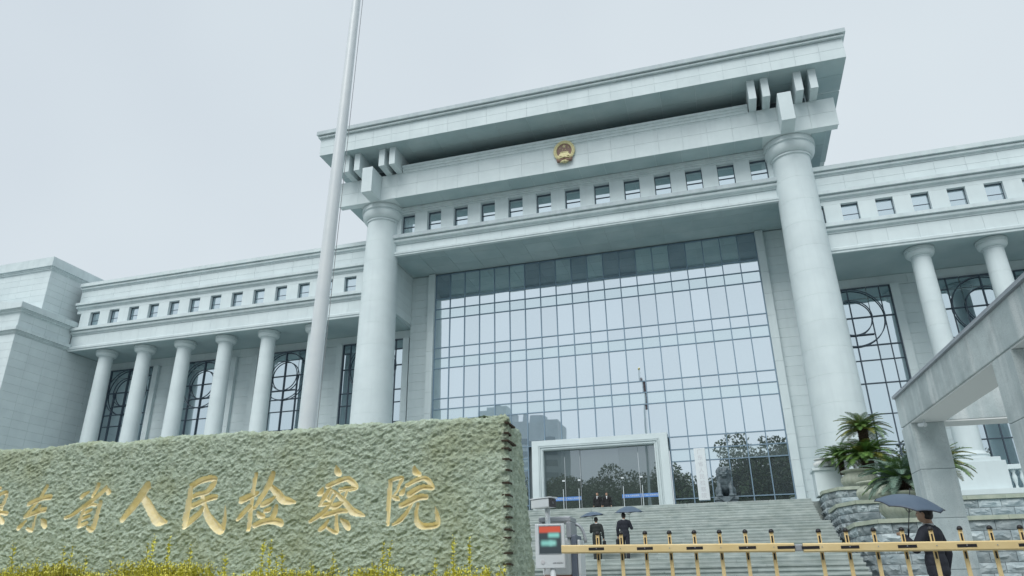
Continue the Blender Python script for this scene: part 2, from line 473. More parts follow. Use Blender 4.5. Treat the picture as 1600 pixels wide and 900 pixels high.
# --- roof slab
MB().box(-18.35, 18.35, -8.15, 9, 30.97, 32.40).build('roof_slab', STONE, hall)
clad(hall, (-18.4, -8.15, 30.95), (1, 0, 0), (0, 0, 1), (0, -1, 0), 36.8, 1.45, 25, 2, STONE, 'fascia_slab', t=.05)
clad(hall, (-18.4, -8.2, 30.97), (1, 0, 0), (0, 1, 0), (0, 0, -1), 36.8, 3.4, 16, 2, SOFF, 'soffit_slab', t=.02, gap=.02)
for sx in (-1, 1):
    clad(hall, (min(sx * 18.4, sx * 16.6), -4.7, 30.97), (1, 0, 0), (0, 1, 0), (0, 0, -1), 1.8, 9, 1, 4, SOFF, 'soffit_slab', t=.02, gap=.02)
c = MB()
for (o, z0, z1) in ((-.03, 32.402, 32.44), (.20, 32.44, 32.56), (.06, 32.56, 32.63), (.34, 32.63, 32.93)):
    c.box(-18.4 - o * .6, 18.4 + o * .6, -8.2 - o, 9 + o, z0 + .001, z1)
mark_lip(c.build('roof_cornice', CORN, hall), -8.5)

# --- entrance portal
PX0, PX1, PZ1 = -4.42, 4.70, 10.0
p = MB()
p.box(PX0, PX0 + .78, -.55, -.1, PLAT, PZ1).box(PX1 - .88, PX1, -.55, -.1, PLAT, PZ1).box(PX0 + .78, PX1 - .88, -.55, -.1, 9.33, PZ1)
portal = p.build('entrance_portal', STONE, hall)
mo = MB()
xa, xb = PX0 + .78, PX1 - .88
for k, (o, y) in enumerate(((.34, -.60), (.24, -.64), (.10, -.60))):
    mo.box(xa - o, xa - o + .05, y, -.56, PLAT, 9.34 + o).box(xb + o - .05, xb + o, y, -.56, PLAT, 9.34 + o).box(xa - o + .051, xb + o - .051, y, -.56, 9.34 + o - .06, 9.34 + o)
mo.build('moulding', CORN, portal)
MB().box(xa - .05, xb + .05, -.1, 0, 9.2, 9.36).build('door_header', STONE, portal)
DX = [xa, -2.25, -1.2, 1.45, 2.68, xb]
for i, (a, b) in enumerate(zip(DX, DX[1:])):
    y = -.2 if i != 2 else -.12
    d = MB().box(a + .01, b - .01, y, y + .03, PLAT + .03, 9.3).build('glass_door', GLASSD, portal)
    if i != 2:
        for zz in (7.25, 5.35):
            MB().bevbox(b - .20 if i < 2 else a + .02, b - .02 if i < 2 else a + .20, y - .03, y + .05, zz, zz + .1, .01).build('patch_fitting', METW, d)
        hx = (b - .14) if i < 2 else (a + .14)
        MB().tube([(hx, y - .09, 5.35), (hx, y - .09, 6.75)], .022, 8).tube([(hx, y - .09, 5.5), (hx, y, 5.5)], .015, 6).tube([(hx, y - .09, 6.6), (hx, y, 6.6)], .015, 6).build('door_handle', METW, d)
        MB().box(a + .02, b - .02, y - .008, y - .004, 6.02, 6.26).build('blue_band', plain('band_blue_%d' % i, (.10, .25, .60), .5), d)
MB().box(DX[2], DX[2] + .03, -.17, -.12, PLAT, 9.3).box(DX[3] - .03, DX[3], -.17, -.12, PLAT, 9.3).build('side_light', GLASSD, portal)

# ================================================================== colonnaded wings
def wing(name, label, sx, Yf, xout, bays, ncol, lowz, n_small):
    t = thing(name, label, 'building')
    xin = 13.9
    def X(a, b): return sorted((sx * a, sx * b))
    def bx(n, a, b, y0, y1, z0, z1, mat):
        x0, x1 = X(a, b)
        return MB().box(x0, x1, y0, y1, z0, z1).build(n, mat, t)
    bx('soffit', xin + .2, xout, Yf + .02, .6, 19.53, 19.70, SOFF)
    bx('entablature', xin + .2, xout, Yf + .06, 3, 19.705, 21.30, JOINT)
    bx('attic_wall', xin + .2, xout, Yf + .40, 3, 21.305, 22.95, JOINT)
    bx('parapet', xin + .2, xout, Yf + .06, 3, 22.955, 25.25, JOINT)
    x0, x1 = X(xin + .2, xout)
    prof = lambda pts: MB().profx([(Yf + dy, z) for dy, z in pts][::-1], x0, x1)
    prof([(.05, 19.46), (.05, 19.86), (-.06, 19.86), (-.16, 19.78), (-.16, 19.62), (-.10, 19.60), (-.10, 19.46)]).build('lip_moulding', CORN, t)
    prof([(.05, 20.82), (.05, 21.48), (-.34, 21.46), (-.34, 21.22), (-.13, 21.21), (-.13, 21.16), (-.20, 21.14), (-.21, 21.06), (-.19, 20.99), (-.10, 20.95), (-.04, 20.93), (-.03, 20.82)]).build('sill_cornice', CORN, t)
    mark_lip(t.children[-1], Yf - .3)
    prof([(.05, 23.12), (.05, 23.75), (-.36, 23.72), (-.36, 23.50), (-.14, 23.49), (-.14, 23.44), (-.21, 23.42), (-.22, 23.35), (-.20, 23.28), (-.10, 23.25), (-.04, 23.23), (-.03, 23.12)]).build('cornice', CORN, t)
    mark_lip(t.children[-1], Yf - .3)
    prof([(1.2, 24.88), (1.2, 25.53), (-.30, 25.53), (-.30, 25.24), (-.10, 25.23), (-.10, 25.18), (-.17, 25.16), (-.17, 25.03), (-.06, 25.01), (-.02, 24.98), (-.02, 24.88)]).build('parapet_coping', CORN, t)
    mark_lip(t.children[-1], Yf - .25)
    L = xout - xin - .2
    nu = max(1, round(L / 1.75))
    clad(t, (x0, Yf + .06, 19.87), (1, 0, 0), (0, 0, 1), (0, -1, 0), L, .94, nu, 1, STONE, 'frieze_slab', t=.05)
    clad(t, (x0, Yf + .06, 23.76), (1, 0, 0), (0, 0, 1), (0, -1, 0), L, 1.11, nu, 2, STONE, 'frieze_slab', t=.05)
    # band of small windows between stone piers
    xw = 16.0
    edges = []
    k = 0
    MB().box(x0, x1, Yf + .0, Yf + .39, 22.84, 23.11).build('window_lintel', STONE, t)
    for k in range(n_small):
        c = 15.55 + 2.0 * k
        a, b = X(c + .5, c + 1.5)
        if c + 1.5 < xout:
            MB().bevbox(a, b, Yf, Yf + .39, 21.47, 22.835, .008).build('pier', STONE, t)
        a, b = X(c - .5, c + .5)
        if c + .5 > xout: continue
        w = MB().box(a, a + .03, Yf + .26, Yf + .39, 21.47, 22.83).box(b - .03, b, Yf + .26, Yf + .39, 21.47, 22.83).box(a + .03, b - .03, Yf + .26, Yf + .39, 22.78, 22.83).box(a + .03, b - .03, Yf + .27, Yf + .39, 22.11, 22.145).build('window', FRAMED, t)
        pane_at(w, a + .03, b - .03, 22.145, 22.78, Yf + .3, GLASSW, .4)
        pane_at(w, a + .03, b - .03, 21.47, 22.11, Yf + .3, GLASSW, .4)
    # back wall: lintel, piers with pilaster strips, tall windows with double rings
    bx('back_wall', xin + .2, xout, .5, 3, 5.2, 19.53, JOINT)
    clad(t, (x0, .5, 18.82), (1, 0, 0), (0, 0, 1), (0, -1, 0), L, .70, nu, 1, STONE, 'wall_slab', t=.06)
    HW = 2.62
    zrows = [18.80, 18.05, 16.75, 14.83, 13.85, 12.35, 10.4, 8.5, 6.9, 5.3]
    for bi, c in enumerate(bays):
        cx = sx * c
        fr = MB()
        for dx in (-HW + .03, 0, HW - .03): fr.box(cx + dx - .028, cx + dx + .028, .28, .49, 5.3, 18.81)
        for dx in (-1.95, 1.95): fr.box(cx + dx - .018, cx + dx + .018, .30, .49, 5.3, 18.77)
        for dx in (-1.17, 1.17): fr.box(cx + dx - .022, cx + dx + .022, .29, .49, 5.3, 16.75)
        for z in zrows:
            hw = .026 if z not in (13.85, 10.4, 18.05) else .018
            xl, xr = -HW + .06, HW - .06
            for a, b in ((-HW + .066, -1.969), (-1.931, -1.201), (-1.139, -.036), (.036, 1.139), (1.201, 1.931), (1.969, HW - .066)):
                if z == 18.05 and abs(a + b) < 3.5: continue
                fr.box(cx + a, cx + b, .285, .485, z - hw, z + hw)
        fr.box(cx - 1.13, cx + 1.13, .27, .284, 15.53, 15.60)
        win = fr.build('window', FRAMED, t)
        for rr in (1.19, 1.95):
            g = MB()
            n = 56
            for i in range(n):
                a0, a1 = 2 * math.pi * i / n, 2 * math.pi * (i + 1) / n
                P = [(cx + q * math.cos(a), y, 16.75 + q * math.sin(a)) for a in (a0, a1) for q in (rr - .03, rr + .03) for y in (.22, .28)]
                g.add(P, [(0, 2, 6, 4), (1, 5, 7, 3), (2, 3, 7, 6), (0, 4, 5, 1)])
            g.build('ring', FRAMED, win)
        xs = [-HW + .06, -1.95, -1.17, 0, 1.17, 1.95, HW - .06]
        for a, b in zip(xs, xs[1:]):
            for z1_, z0_ in zip(zrows, zrows[1:]):
                if z0_ < lowz: continue
                pane_at(win, cx + a + .02, cx + b - .02, z0_ + .02, z1_ - .02, .4, GLASSW, .22)
        # pier to the outside of this window
        a, b = c + HW, c + HW + .5
        xa_, xb_ = X(a, b)
        if b < xout:
            for kk in range(7):
                MB().bevbox(xa_, xb_, .16, .49, 5.2 + kk * 1.945 + .003, 5.2 + (kk + 1) * 1.945 - .003, .008).build('pilaster_block', STONE, t)
        xa_, xb_ = X(c - HW - .5, c - HW)
        if c - HW - .5 > xin + .2:
            for kk in range(7):
                MB().bevbox(xa_, xb_, .16, .49, 5.2 + kk * 1.945 + .003, 5.2 + (kk + 1) * 1.945 - .003, .008).build('pilaster_block', STONE, t)
        xa_, xb_ = X(c + HW + .5, min(c + 7.8 - HW - .5, xout))
        if xb_ - xa_ > .3:
            clad(t, (xa_, .5, 5.2), (1, 0, 0), (0, 0, 1), (0, -1, 0), xb_ - xa_, 13.6, 1, 20, STONE, 'wall_slab', t=.04)
    for k in range(ncol):
        xc = sx * (21.05 + 3.9 * k) + (.25 if k == 0 and sx < 0 else 0)
        yc = Yf + 1.12
        shaft_col(t, xc, yc, 6.84, 19.50, .66, .545, .84, .62, 8, 40, True, .42)
        pd = MB().bevbox(xc - 1.2, xc + 1.2, yc - 1.15, yc + 1.15, 5.14, 6.62, .02).bevbox(xc - 1.05, xc + 1.05, yc - 1.0, yc + 1.0, 6.622, 6.838, .02).build('pedestal', STONE, t)
        if k < ncol - 1:
            xa_, xb_ = X(abs(xc) + 1.21, abs(xc) + 2.69)
            MB().bevbox(xa_, xb_, yc - .22, yc + .22, 6.25, 6.5, .02).build('balustrade_rail', STONE, t)
            for j in range(4):
                xx = xa_ + (j + .5) * (xb_ - xa_) / 4
                MB().lathe([(.13, 0), (.13, .1), (.07, .2), (.06, .3), (.12, .55), (.13, .7), (.07, .9), (.12, 1.02), (.12, 1.1)], xx, yc, 5.15, 12).build('baluster', STONE, t, smooth=True)
    MB().box(*X(13.0, xout), Yf - .6, 4, 0, 5.13).build('podium', STONE, t)
    return t
wing('colonnade_wing', 'long white wing of slim columns and ringed windows left of the portico', -1, -3.65, 43.5, (17.35, 25.1, 32.9, 40.7), 6, 8.0, 14)
wing('colonnade_wing', 'white colonnaded wing right of the portico behind the concrete gate', 1, -4.35, 43.5, (17.25, 25.1, 32.9), 5, 5.0, 14)

# ================================================================== corner pavilion on the far left
pav = thing('corner_pavilion', 'plain white stone corner block with stepped cornices at far left', 'building')
XS, YF = -43.62, -8.5
MB().box(-62, XS, YF, 4, 0, 19.6).build('wall', JOINT, pav)
clad(pav, (XS, YF, 8.0), (0, 1, 0), (0, 0, 1), (1, 0, 0), 8.9, 11.5, 6, 18, STONE, t=.04, stag=False)
clad(pav, (-51.62, YF, 8.0), (1, 0, 0), (0, 0, 1), (0, -1, 0), 8.04, 11.5, 5, 18, STONE, t=.04)
def ring_cornice(steps, name, xs, yf, parent, yb=3.9):
    c = MB()
    for o, z0, z1 in steps: c.box(-62, xs + o, yf - o, yb, z0 + .001, z1)
    return c.build(name, CORN, parent)
ring_cornice(((.05, 19.52, 19.6), (.14, 19.6, 19.7), (.20, 19.7, 19.78), (.34, 19.78, 20.06)), 'cornice', XS, YF, pav, -3.6)
MB().box(-62, XS - .02, YF + .02, -3.62, 20.06, 21.5).build('upper_wall', JOINT, pav)
clad(pav, (XS - .02, YF + .02, 20.07), (0, 1, 0), (0, 0, 1), (1, 0, 0), 4.86, 1.2, 4, 2, STONE, t=.04)
clad(pav, (-51.6, YF + .02, 20.07), (1, 0, 0), (0, 0, 1), (0, -1, 0), 7.98, 1.2, 5, 2, STONE, t=.04)
ring_cornice(((.05, 21.25, 21.34), (.16, 21.34, 21.46), (.22, 21.46, 21.56), (.42, 21.56, 22.02)), 'cornice', XS, YF, pav, -3.5)
ra = MB()
ra.add([(-62, YF - .4, 22.03), (-44.4, YF - .4, 22.03), (-62, YF - .4, 26.3), (-62, YF + .5, 22.03), (-44.4, YF + .5, 22.03), (-62, YF + .5, 26.3)],
       [(0, 1, 2), (3, 5, 4), (1, 4, 5, 2), (0, 3, 4, 1), (0, 2, 5, 3)])
ra.build('pediment', CORN, pav)
XA, YA = -44.25, -6.35
MB().box(-62, XA, YA, 4, 22.03, 26.0).build('attic_wall', JOINT, pav)
clad(pav, (XA, YA, 22.05), (0, 1, 0), (0, 0, 1), (1, 0, 0), 8.0, 3.85, 5, 7, STONE, t=.04)
clad(pav, (-52.25, YA, 22.05), (1, 0, 0), (0, 0, 1), (0, -1, 0), 8.04, 3.85, 5, 7, STONE, t=.04)
ring_cornice(((.06, 25.86, 25.95), (.14, 25.95, 26.06), (.2, 26.06, 26.2), (.34, 26.2, 27.0)), 'roof_cornice', XA, YA, pav)

# ================================================================== platform and stairs
plat = tag(MB().box(-45, 45, -8.9, 30, 0, PLAT - .15).build('platform', STEP), kind='structure')
for i in range(12):
    MB().bevbox(-12 + 2 * i, -10 + 2 * i - .01, -8.93, -.1, PLAT - .149, PLAT, .012).build('platform_slab', STEP, plat)
stair = thing('staircase', 'broad weathered grey granite staircase rising to the glass entrance', 'stairs', (0, -8.9, 0))
y, z = 0.0, PLAT
random.seed(3)
k = 0
core_prof = [(0, 0)]
for n, land in ((10, 2.4), (10, 2.4), (11, 0)):
    for i in range(n):
        z -= .15
        if i == n - 1 and land: d = .38 + land
        else: d = .38
        if z > .05:
            k += 1
            cuts = [-12.0] + sorted(-12 + 3.0 * (q + 1) + random.uniform(-1.1, 1.1) for q in range(7)) + [12.0]
            for x0, x1 in zip(cuts, cuts[1:]):
                dx = random.uniform(-.006, .006)
                MB().bevbox(x0 + .003, x1 - .003, y - d - (.03 if z < 1.5 else .012) + dx * .6, y - .0, z - .066, z + dx * .4, .010).build('step_slab', STEP, stair)
            MB().box(-11.98, 11.98, y - d + (.012 if z < 1.5 else -.004), y - .05, z - .149, z - .067).build('riser', STEP, stair)
        y -= d
MB().profx([(0, 0), (0, PLAT - .35), (-3.8, 2.8), (-6.2, 2.8), (-10.0, 1.3), (-12.4, 1.3), (-15.5, .06), (-15.5, 0)], -11.99, 11.99).build('stair_core', JOINT, stair)

# ================================================================== carved stone sign
def on_plane_y(px, py, Y):
    """where the line of sight through a photo pixel meets the upright plane y = Y"""
    d = (px - 800) * _r - (py - 450) * _u + FOC * _f
    return CAM + d * ((Y - CAM[1]) / d[1])
def vnoise(x, y, seed):
    """smooth lattice noise, -1..1"""
    r = np.random.default_rng(seed)
    T = r.uniform(-1, 1, (256, 256))
    xi, yi = np.floor(x).astype(int), np.floor(y).astype(int)
    fx, fy = x - xi, y - yi
    fx, fy = fx * fx * (3 - 2 * fx), fy * fy * (3 - 2 * fy)
    g = lambda a, b: T[a % 256, b % 256]
    return (g(xi, yi) * (1 - fx) + g(xi + 1, yi) * fx) * (1 - fy) + (g(xi, yi + 1) * (1 - fx) + g(xi + 1, yi + 1) * fx) * fy
SY = -40.0
S1 = 100 / 818; S6 = 110 / 861
# brush strokes of the carved characters: (photo origin, scale, strokes of (x, y, half width))
CHARS = [
 ('guang', (0, 740), S1, [[(-210,90,16),(-190,130,24)], [(-330,235,18),(-180,200,22),(0,190,22)], [(-330,235,18),(-350,400,20),(-400,560,16)],
   [(-250,300,16),(-60,280,18)], [(-200,255,14),(-205,330,16)], [(-110,250,14),(-120,330,16)],
   [(-230,360,16),(-100,345,16),(30,250,18),(85,255,20),(60,340,20),(15,450,20)], [(-230,360,16),(-250,500,20)], [(-150,330,16),(-170,500,16)], [(-240,430,14),(40,400,14)],
   [(-250,500,18),(-60,490,18),(80,508,22)], [(-170,540,14),(-230,620,20)], [(-20,540,14),(30,620,24)]]),
 ('dong', (0, 740), S1, [[(605,165,20),(525,295,18),(430,420,18),(310,560,15)], [(365,390,20),(440,352,22),(550,312,24),(640,300,27)],
   [(310,555,18),(430,505,22),(520,472,25),(578,458,26)], [(510,415,18),(462,520,18),(430,640,18),(400,725,22),(340,700,14)],
   [(330,600,12),(280,650,20),(232,695,24)], [(530,588,12),(558,630,32),(575,672,26)]]),
 ('sheng', (90, 740), S1, [[(520,140,22),(482,220,24),(445,285,14)], [(395,235,13),(340,270,20),(305,300,22)],
   [(622,165,14),(590,215,24),(480,310,22),(330,420,20),(200,520,20),(95,565,17)], [(620,190,18),(655,240,28)],
   [(345,430,18),(300,540,20),(265,670,22)], [(350,430,16),(420,395,18),(485,400,16)], [(545,372,26),(500,530,28),(440,712,28),(372,680,13)],
   [(345,505,17),(390,482,19),(432,465,16)], [(315,582,17),(360,560,19),(402,545,16)], [(270,675,20),(330,650,22),(375,630,18)]]),
 ('ren', (175, 740), S1, [[(455,120,18),(440,170,44),(330,340,42),(220,480,36),(130,590,28)], [(440,190,20),(490,178,12)],
   [(395,295,32),(470,420,44),(540,540,46),(590,605,50),(692,620,16)]]),
 ('min', (270, 735), S1, [[(230,200,24),(205,380,34),(165,600,36),(142,725,24)],
   [(240,200,30),(350,132,34),(480,100,32),(540,115,28),(500,200,32),(420,280,28),(300,312,26),(240,350,17)],
   [(235,462,28),(330,412,30),(470,350,33),(545,340,28)], [(142,728,22),(240,632,34),(340,540,28),(385,460,14)],
   [(370,310,22),(400,440,26),(440,570,38),(520,690,46),(605,765,42),(640,710,32),(660,600,24),(665,460,9)]]),
 ('jian', (360, 730), S1, [[(325,90,25),(295,260,25),(262,480,27),(245,680,27),(225,790,27)], [(140,420,38),(220,382,34),(300,350,29),(342,325,22)],
   [(245,495,26),(160,590,28),(85,668,19)], [(250,545,18),(312,520,20)], [(545,80,29),(500,200,37),(410,360,31),(320,500,21)],
   [(510,240,25),(600,330,39),(660,410,43),(740,432,38),(825,450,15)], [(405,480,29),(480,440,33),(565,385,16)],
   [(440,558,24),(485,545,27),(510,520,15)], [(345,588,22),(380,618,32),(420,625,24)], [(585,500,23),(560,590,33),(520,660,27)],
   [(302,745,28),(400,702,31),(520,682,35),(618,702,38),(645,725,32)]]),
 ('cha', (475, 725), S6, [[(390,35,16),(405,90,36),(430,120,28)], [(228,288,12),(200,350,34),(162,375,12)],
   [(282,270,26),(400,218,28),(520,178,29),(590,222,30),(640,288,24),(560,320,18)], [(310,300,22),(250,400,26),(185,510,14)],
   [(335,345,15),(300,420,15)], [(255,412,17),(310,448,15)], [(215,500,20),(290,488,19)], [(380,370,18),(320,490,18),(220,602,27),(70,705,18)],
   [(330,310,12),(440,402,25),(520,490,29),(580,570,38),(650,602,34),(735,632,14)], [(430,310,18),(540,292,20),(640,290,16)], [(530,305,16),(500,400,16)],
   [(445,345,12),(505,318,12)], [(300,520,22),(380,512,34),(470,465,18)], [(222,640,26),(330,602,29),(450,572,29),(515,582,20)],
   [(395,620,20),(390,720,25),(395,838,23),(272,775,13)], [(295,690,14),(240,770,27),(188,810,20)], [(450,675,14),(510,730,36),(540,780,30)]]),
 ('yuan', (590, 725), S6, [[(155,210,25),(140,400,29),(130,600,25),(125,740,20)], [(150,210,20),(220,178,22),(300,168,20),(270,240,22),(240,320,16)],
   [(235,340,14),(185,398,12),(230,420,28),(262,440,12)], [(330,290,12),(300,350,32),(272,370,17)], [(445,30,14),(455,90,34),(510,125,26)],
   [(355,260,24),(450,207,28),(560,172,28),(630,212,26),(675,288,24)], [(385,372,32),(460,322,34),(550,282,29),(660,292,28)],
   [(282,510,30),(380,462,34),(500,407,34),(590,402,31)], [(420,480,18),(350,600,22),(270,690,25),(182,745,14)],
   [(490,495,22),(470,600,24),(480,700,34),(550,760,36),(680,752,34),(735,720,32),(725,620,26),(700,525,9)]]),
]
STG = noisy('rough_greenish_granite', (.345, .435, .335), (.58, .69, .565), 11.0, .9, bump=1.0, bump_scale=75, dirt=.7, dirt_col=(.34, .37, .19), detail=10, speck=.5)
GOLD = noisy('gilded_carving', (.84, .74, .42), (.96, .90, .66), 14, .55, bump=.1, bump_scale=50, metal=.4)
def stone_sign():
    x0, x1, D, rc, H0 = -4.6, 5.66, 1.15, .10, 2.74
    # plan loop: front (toward the street), right end, back, left end
    P, Nn, dens = [], [], []
    def seg(a, b, n, st):
        L = math.hypot(b[0] - a[0], b[1] - a[1]); m = max(1, int(L / st))
        for i in range(m):
            t = i / m
            P.append((a[0] + (b[0] - a[0]) * t, a[1] + (b[1] - a[1]) * t)); Nn.append(n)
    def arc(c, a0, a1, m):
        for i in range(m):
            a = a0 + (a1 - a0) * i / m
            P.append((c[0] + rc * math.cos(a), c[1] + rc * math.sin(a))); Nn.append((math.cos(a), math.sin(a)))
    seg((x0 + rc, SY), (-2.7, SY), (0, -1), .05)
    seg((-2.7, SY), (x1 - rc, SY), (0, -1), .0085)
    arc((x1 - rc, SY + rc), -math.pi / 2, 0, 14)
    seg((x1, SY + rc), (x1, SY + D - .3), (1, 0), .013)
    arc_c = (x1 - .3, SY + D - .3)
    for i in range(14):
        a = math.pi / 2 * i / 14
        P.append((arc_c[0] + .3 * math.cos(a), arc_c[1] + .3 * math.sin(a))); Nn.append((math.cos(a), math.sin(a)))
    seg((x1 - .3, SY + D), (x0 + rc, SY + D), (0, 1), .12)
    arc((x0 + rc, SY + D - rc), math.pi / 2, math.pi, 4)
    seg((x0, SY + D - rc), (x0, SY + rc), (-1, 0), .12)
    arc((x0 + rc, SY + rc), math.pi, 1.5 * math.pi, 4)
    P, Nn = np.array(P), np.array(Nn)
    nu = len(P)
    # section: straight up, rounded shoulder, then in over the top
    rt = .07
    sec = [(0, s) for s in np.arange(0, .7, .05)] + [(0, s) for s in np.arange(.7, H0 - rt, .0085)]
    sec += [(rt * (1 - math.cos(a)), H0 - rt + rt * math.sin(a)) for a in np.linspace(0, math.pi / 2, 10)]
    sec += [(s, H0 + .02 * math.sin((s - rt) * 6)) for s in np.arange(rt + .015, .5, .03)] + [(.56, H0)]
    sec = np.array(sec)
    nv = len(sec)
    ins, zz = np.meshgrid(sec[:, 0], sec[:, 1])[0].T, None
    ins = np.repeat(sec[:, 0][:, None], nu, 1)
    zz = np.repeat(sec[:, 1][:, None], nu, 1)
    px = P[None, :, 0] - ins * Nn[None, :, 0]
    py = P[None, :, 1] - ins * Nn[None, :, 1]
    topw = H0 + .035 - (P[:, 0] - 0) * .009 + .022 * vnoise(P[:, 0] * 1.1 + 3, P[:, 1], 5) + .012 * vnoise(P[:, 0] * 6, P[:, 1] * 4, 6)
    zz = zz * (topw / H0)[None, :]
    slope = (zz / H0) ** 2
    # the right end leans in a little toward the top
    px = px - np.where(P[None, :, 0] > 5.0, .22 * (zz / H0 - .55) * np.clip((py - SY) / .5, 0, 1), 0)
    u = P[None, :, 0] * 1.0 + P[None, :, 1] * .9 + 0 * zz
    w = zz + ins
    ua, wa = u * .92 + w * .39, -u * .39 + w * .92       # pick marks run on the slant
    d = (.8 * vnoise(ua * 1.7, wa * 2.1, 20) + .55 * vnoise(ua * 4.1, wa * 5, 21) + .60 * np.abs(vnoise(ua * 9.5, wa * 11, 22)) - 1.15 * np.abs(vnoise(ua * 15, wa * 18, 23)) + .75 * vnoise(ua * 27, wa * 33, 26) + .60 * np.abs(vnoise(ua * 41, wa * 47, 24)) + .4 * vnoise(u * 70, w * 73, 25)) * .0150
    front = (Nn[None, :, 1] < -.99) & (ins < 1e-6)
    # carve the strokes as V grooves
    depth = np.full(px.shape, -1.0)
    owner = np.full(px.shape, -1)
    for ci, (nm, org, sc, strokes) in enumerate(CHARS):
        for st in strokes:
            pts = []
            for (a, b, r) in st:
                q = on_plane_y(org[0] + a * sc, org[1] + b * sc, SY)
                e = on_plane_y(org[0] + a * sc + r * sc, org[1] + b * sc, SY)
                pts.append((q[0], q[2], abs(e[0] - q[0]) * 1.14))
            # smooth the stroke
            if len(pts) > 2:
                sm = [pts[0]]
                for i in range(len(pts) - 1):
                    p0, p1, p2, p3 = pts[max(i - 1, 0)], pts[i], pts[i + 1], pts[min(i + 2, len(pts) - 1)]
                    for t in (.25, .5, .75, 1):
                        sm.append(tuple(.5 * ((2 * p1[k]) + (-p0[k] + p2[k]) * t + (2 * p0[k] - 5 * p1[k] + 4 * p2[k] - p3[k]) * t * t + (-p0[k] + 3 * p1[k] - 3 * p2[k] + p3[k]) * t ** 3) for k in range(3)))
                pts = sm
            for (xa, za, ra), (xb, zb, rb) in zip(pts, pts[1:]):
                R_ = max(ra, rb) + .01
                m = front & (px > min(xa, xb) - R_) & (px < max(xa, xb) + R_) & (zz > min(za, zb) - R_) & (zz < max(za, zb) + R_)
                if not m.any(): continue
                X, Z = px[m], zz[m]
                L2 = max((xb - xa) ** 2 + (zb - za) ** 2, 1e-9)
                t = np.clip(((X - xa) * (xb - xa) + (Z - za) * (zb - za)) / L2, 0, 1)
                dd = (ra + (rb - ra) * t) - np.hypot(X - xa - (xb - xa) * t, Z - za - (zb - za) * t)
                upd = dd > depth[m]
                dm = depth[m]; dm[upd] = dd[upd]; depth[m] = dm
                om = owner[m]; om[upd & (dd > 0)] = ci; owner[m] = om
    inside = np.clip(depth / .012, 0, 1)
    near = np.clip(depth / .02 + 1.0, 0, 1) * front          # the ground round a letter is dressed flatter
    d = d * (1 - .6 * near) * (1 - inside)
    out = d - np.where(depth > 0, np.minimum(depth * 1.55, .075), 0)
    vx = px + Nn[None, :, 0] * out * (1 - np.clip(ins / .1, 0, 1)) + 0
    vy = py + Nn[None, :, 1] * out * (1 - np.clip(ins / .1, 0, 1))
    vz = zz + np.clip(ins / .06, 0, 1) * d * 1.3
    V = np.stack([vx, vy, vz], -1).reshape(-1, 3)
    V[:, 1] = V[:, 1]
    iv, iu = np.meshgrid(np.arange(nv - 1), np.arange(nu), indexing='ij')
    ju = (iu + 1) % nu
    Q = np.stack([iv * nu + iu, iv * nu + ju, (iv + 1) * nu + ju, (iv + 1) * nu + iu], -1).reshape(-1, 4)
    own = owner.reshape(-1)[Q]
    fo = np.where((own >= 0).sum(1) >= 3, own.max(1), -1)
    def mk(name, faces, mat, parent, smooth=True):
        ids, inv = np.unique(faces, return_inverse=True)
        vv, ff = V[ids], inv.reshape(-1, 4)
        me = bpy.data.meshes.new(name)
        me.vertices.add(len(vv)); me.vertices.foreach_set('co', vv.astype(np.float32).ravel())
        me.loops.add(ff.size); me.loops.foreach_set('vertex_index', ff.astype(np.int32).ravel())
        me.polygons.add(len(ff)); me.polygons.foreach_set('loop_start', np.arange(0, ff.size, 4, dtype=np.int32))
        me.polygons.foreach_set('loop_total', np.full(len(ff), 4, dtype=np.int32))
        me.polygons.foreach_set('use_smooth', np.full(len(ff), smooth))
        me.update(calc_edges=True); me.validate()
        me.materials.append(mat)
        return link(name, me, parent)
    root = thing('stone_sign', 'long rough green-grey granite slab carved with golden Chinese characters', 'stone sign')
    body = mk('stone_slab', Q[fo < 0], STG, root)
    for ci in range(len(CHARS)):
        if (fo == ci).any():
            mk('carved_character', Q[fo == ci], GOLD, root, False)
    # splitting-wedge slots, right front edge: rust-brown blocks with recess shade put into the colour
    SLOT = plain('slot_shade_rust', (.045, .032, .02), .95)
    for yy, w in ((660, 20), (676, 9), (688, 22), (700, 9), (717, 9), (734, 9), (754, 8), (773, 9), (791, 8), (808, 8), (827, 13), (840, 8), (864, 9), (881, 9)):
        q = on_plane_y(797, yy, SY + .03)
        b = MB().box(-.09, .0, .0, w * .016, -.010, .010).build('wedge_slot', SLOT, root)
        b.location = (5.66 + .004 - .22 * (q[2] / 2.74 - .55) * .1, SY + .01, q[2]); b.rotation_euler = (R(random.uniform(-6, 4)), 0, 0)
    return root
sign = stone_sign()

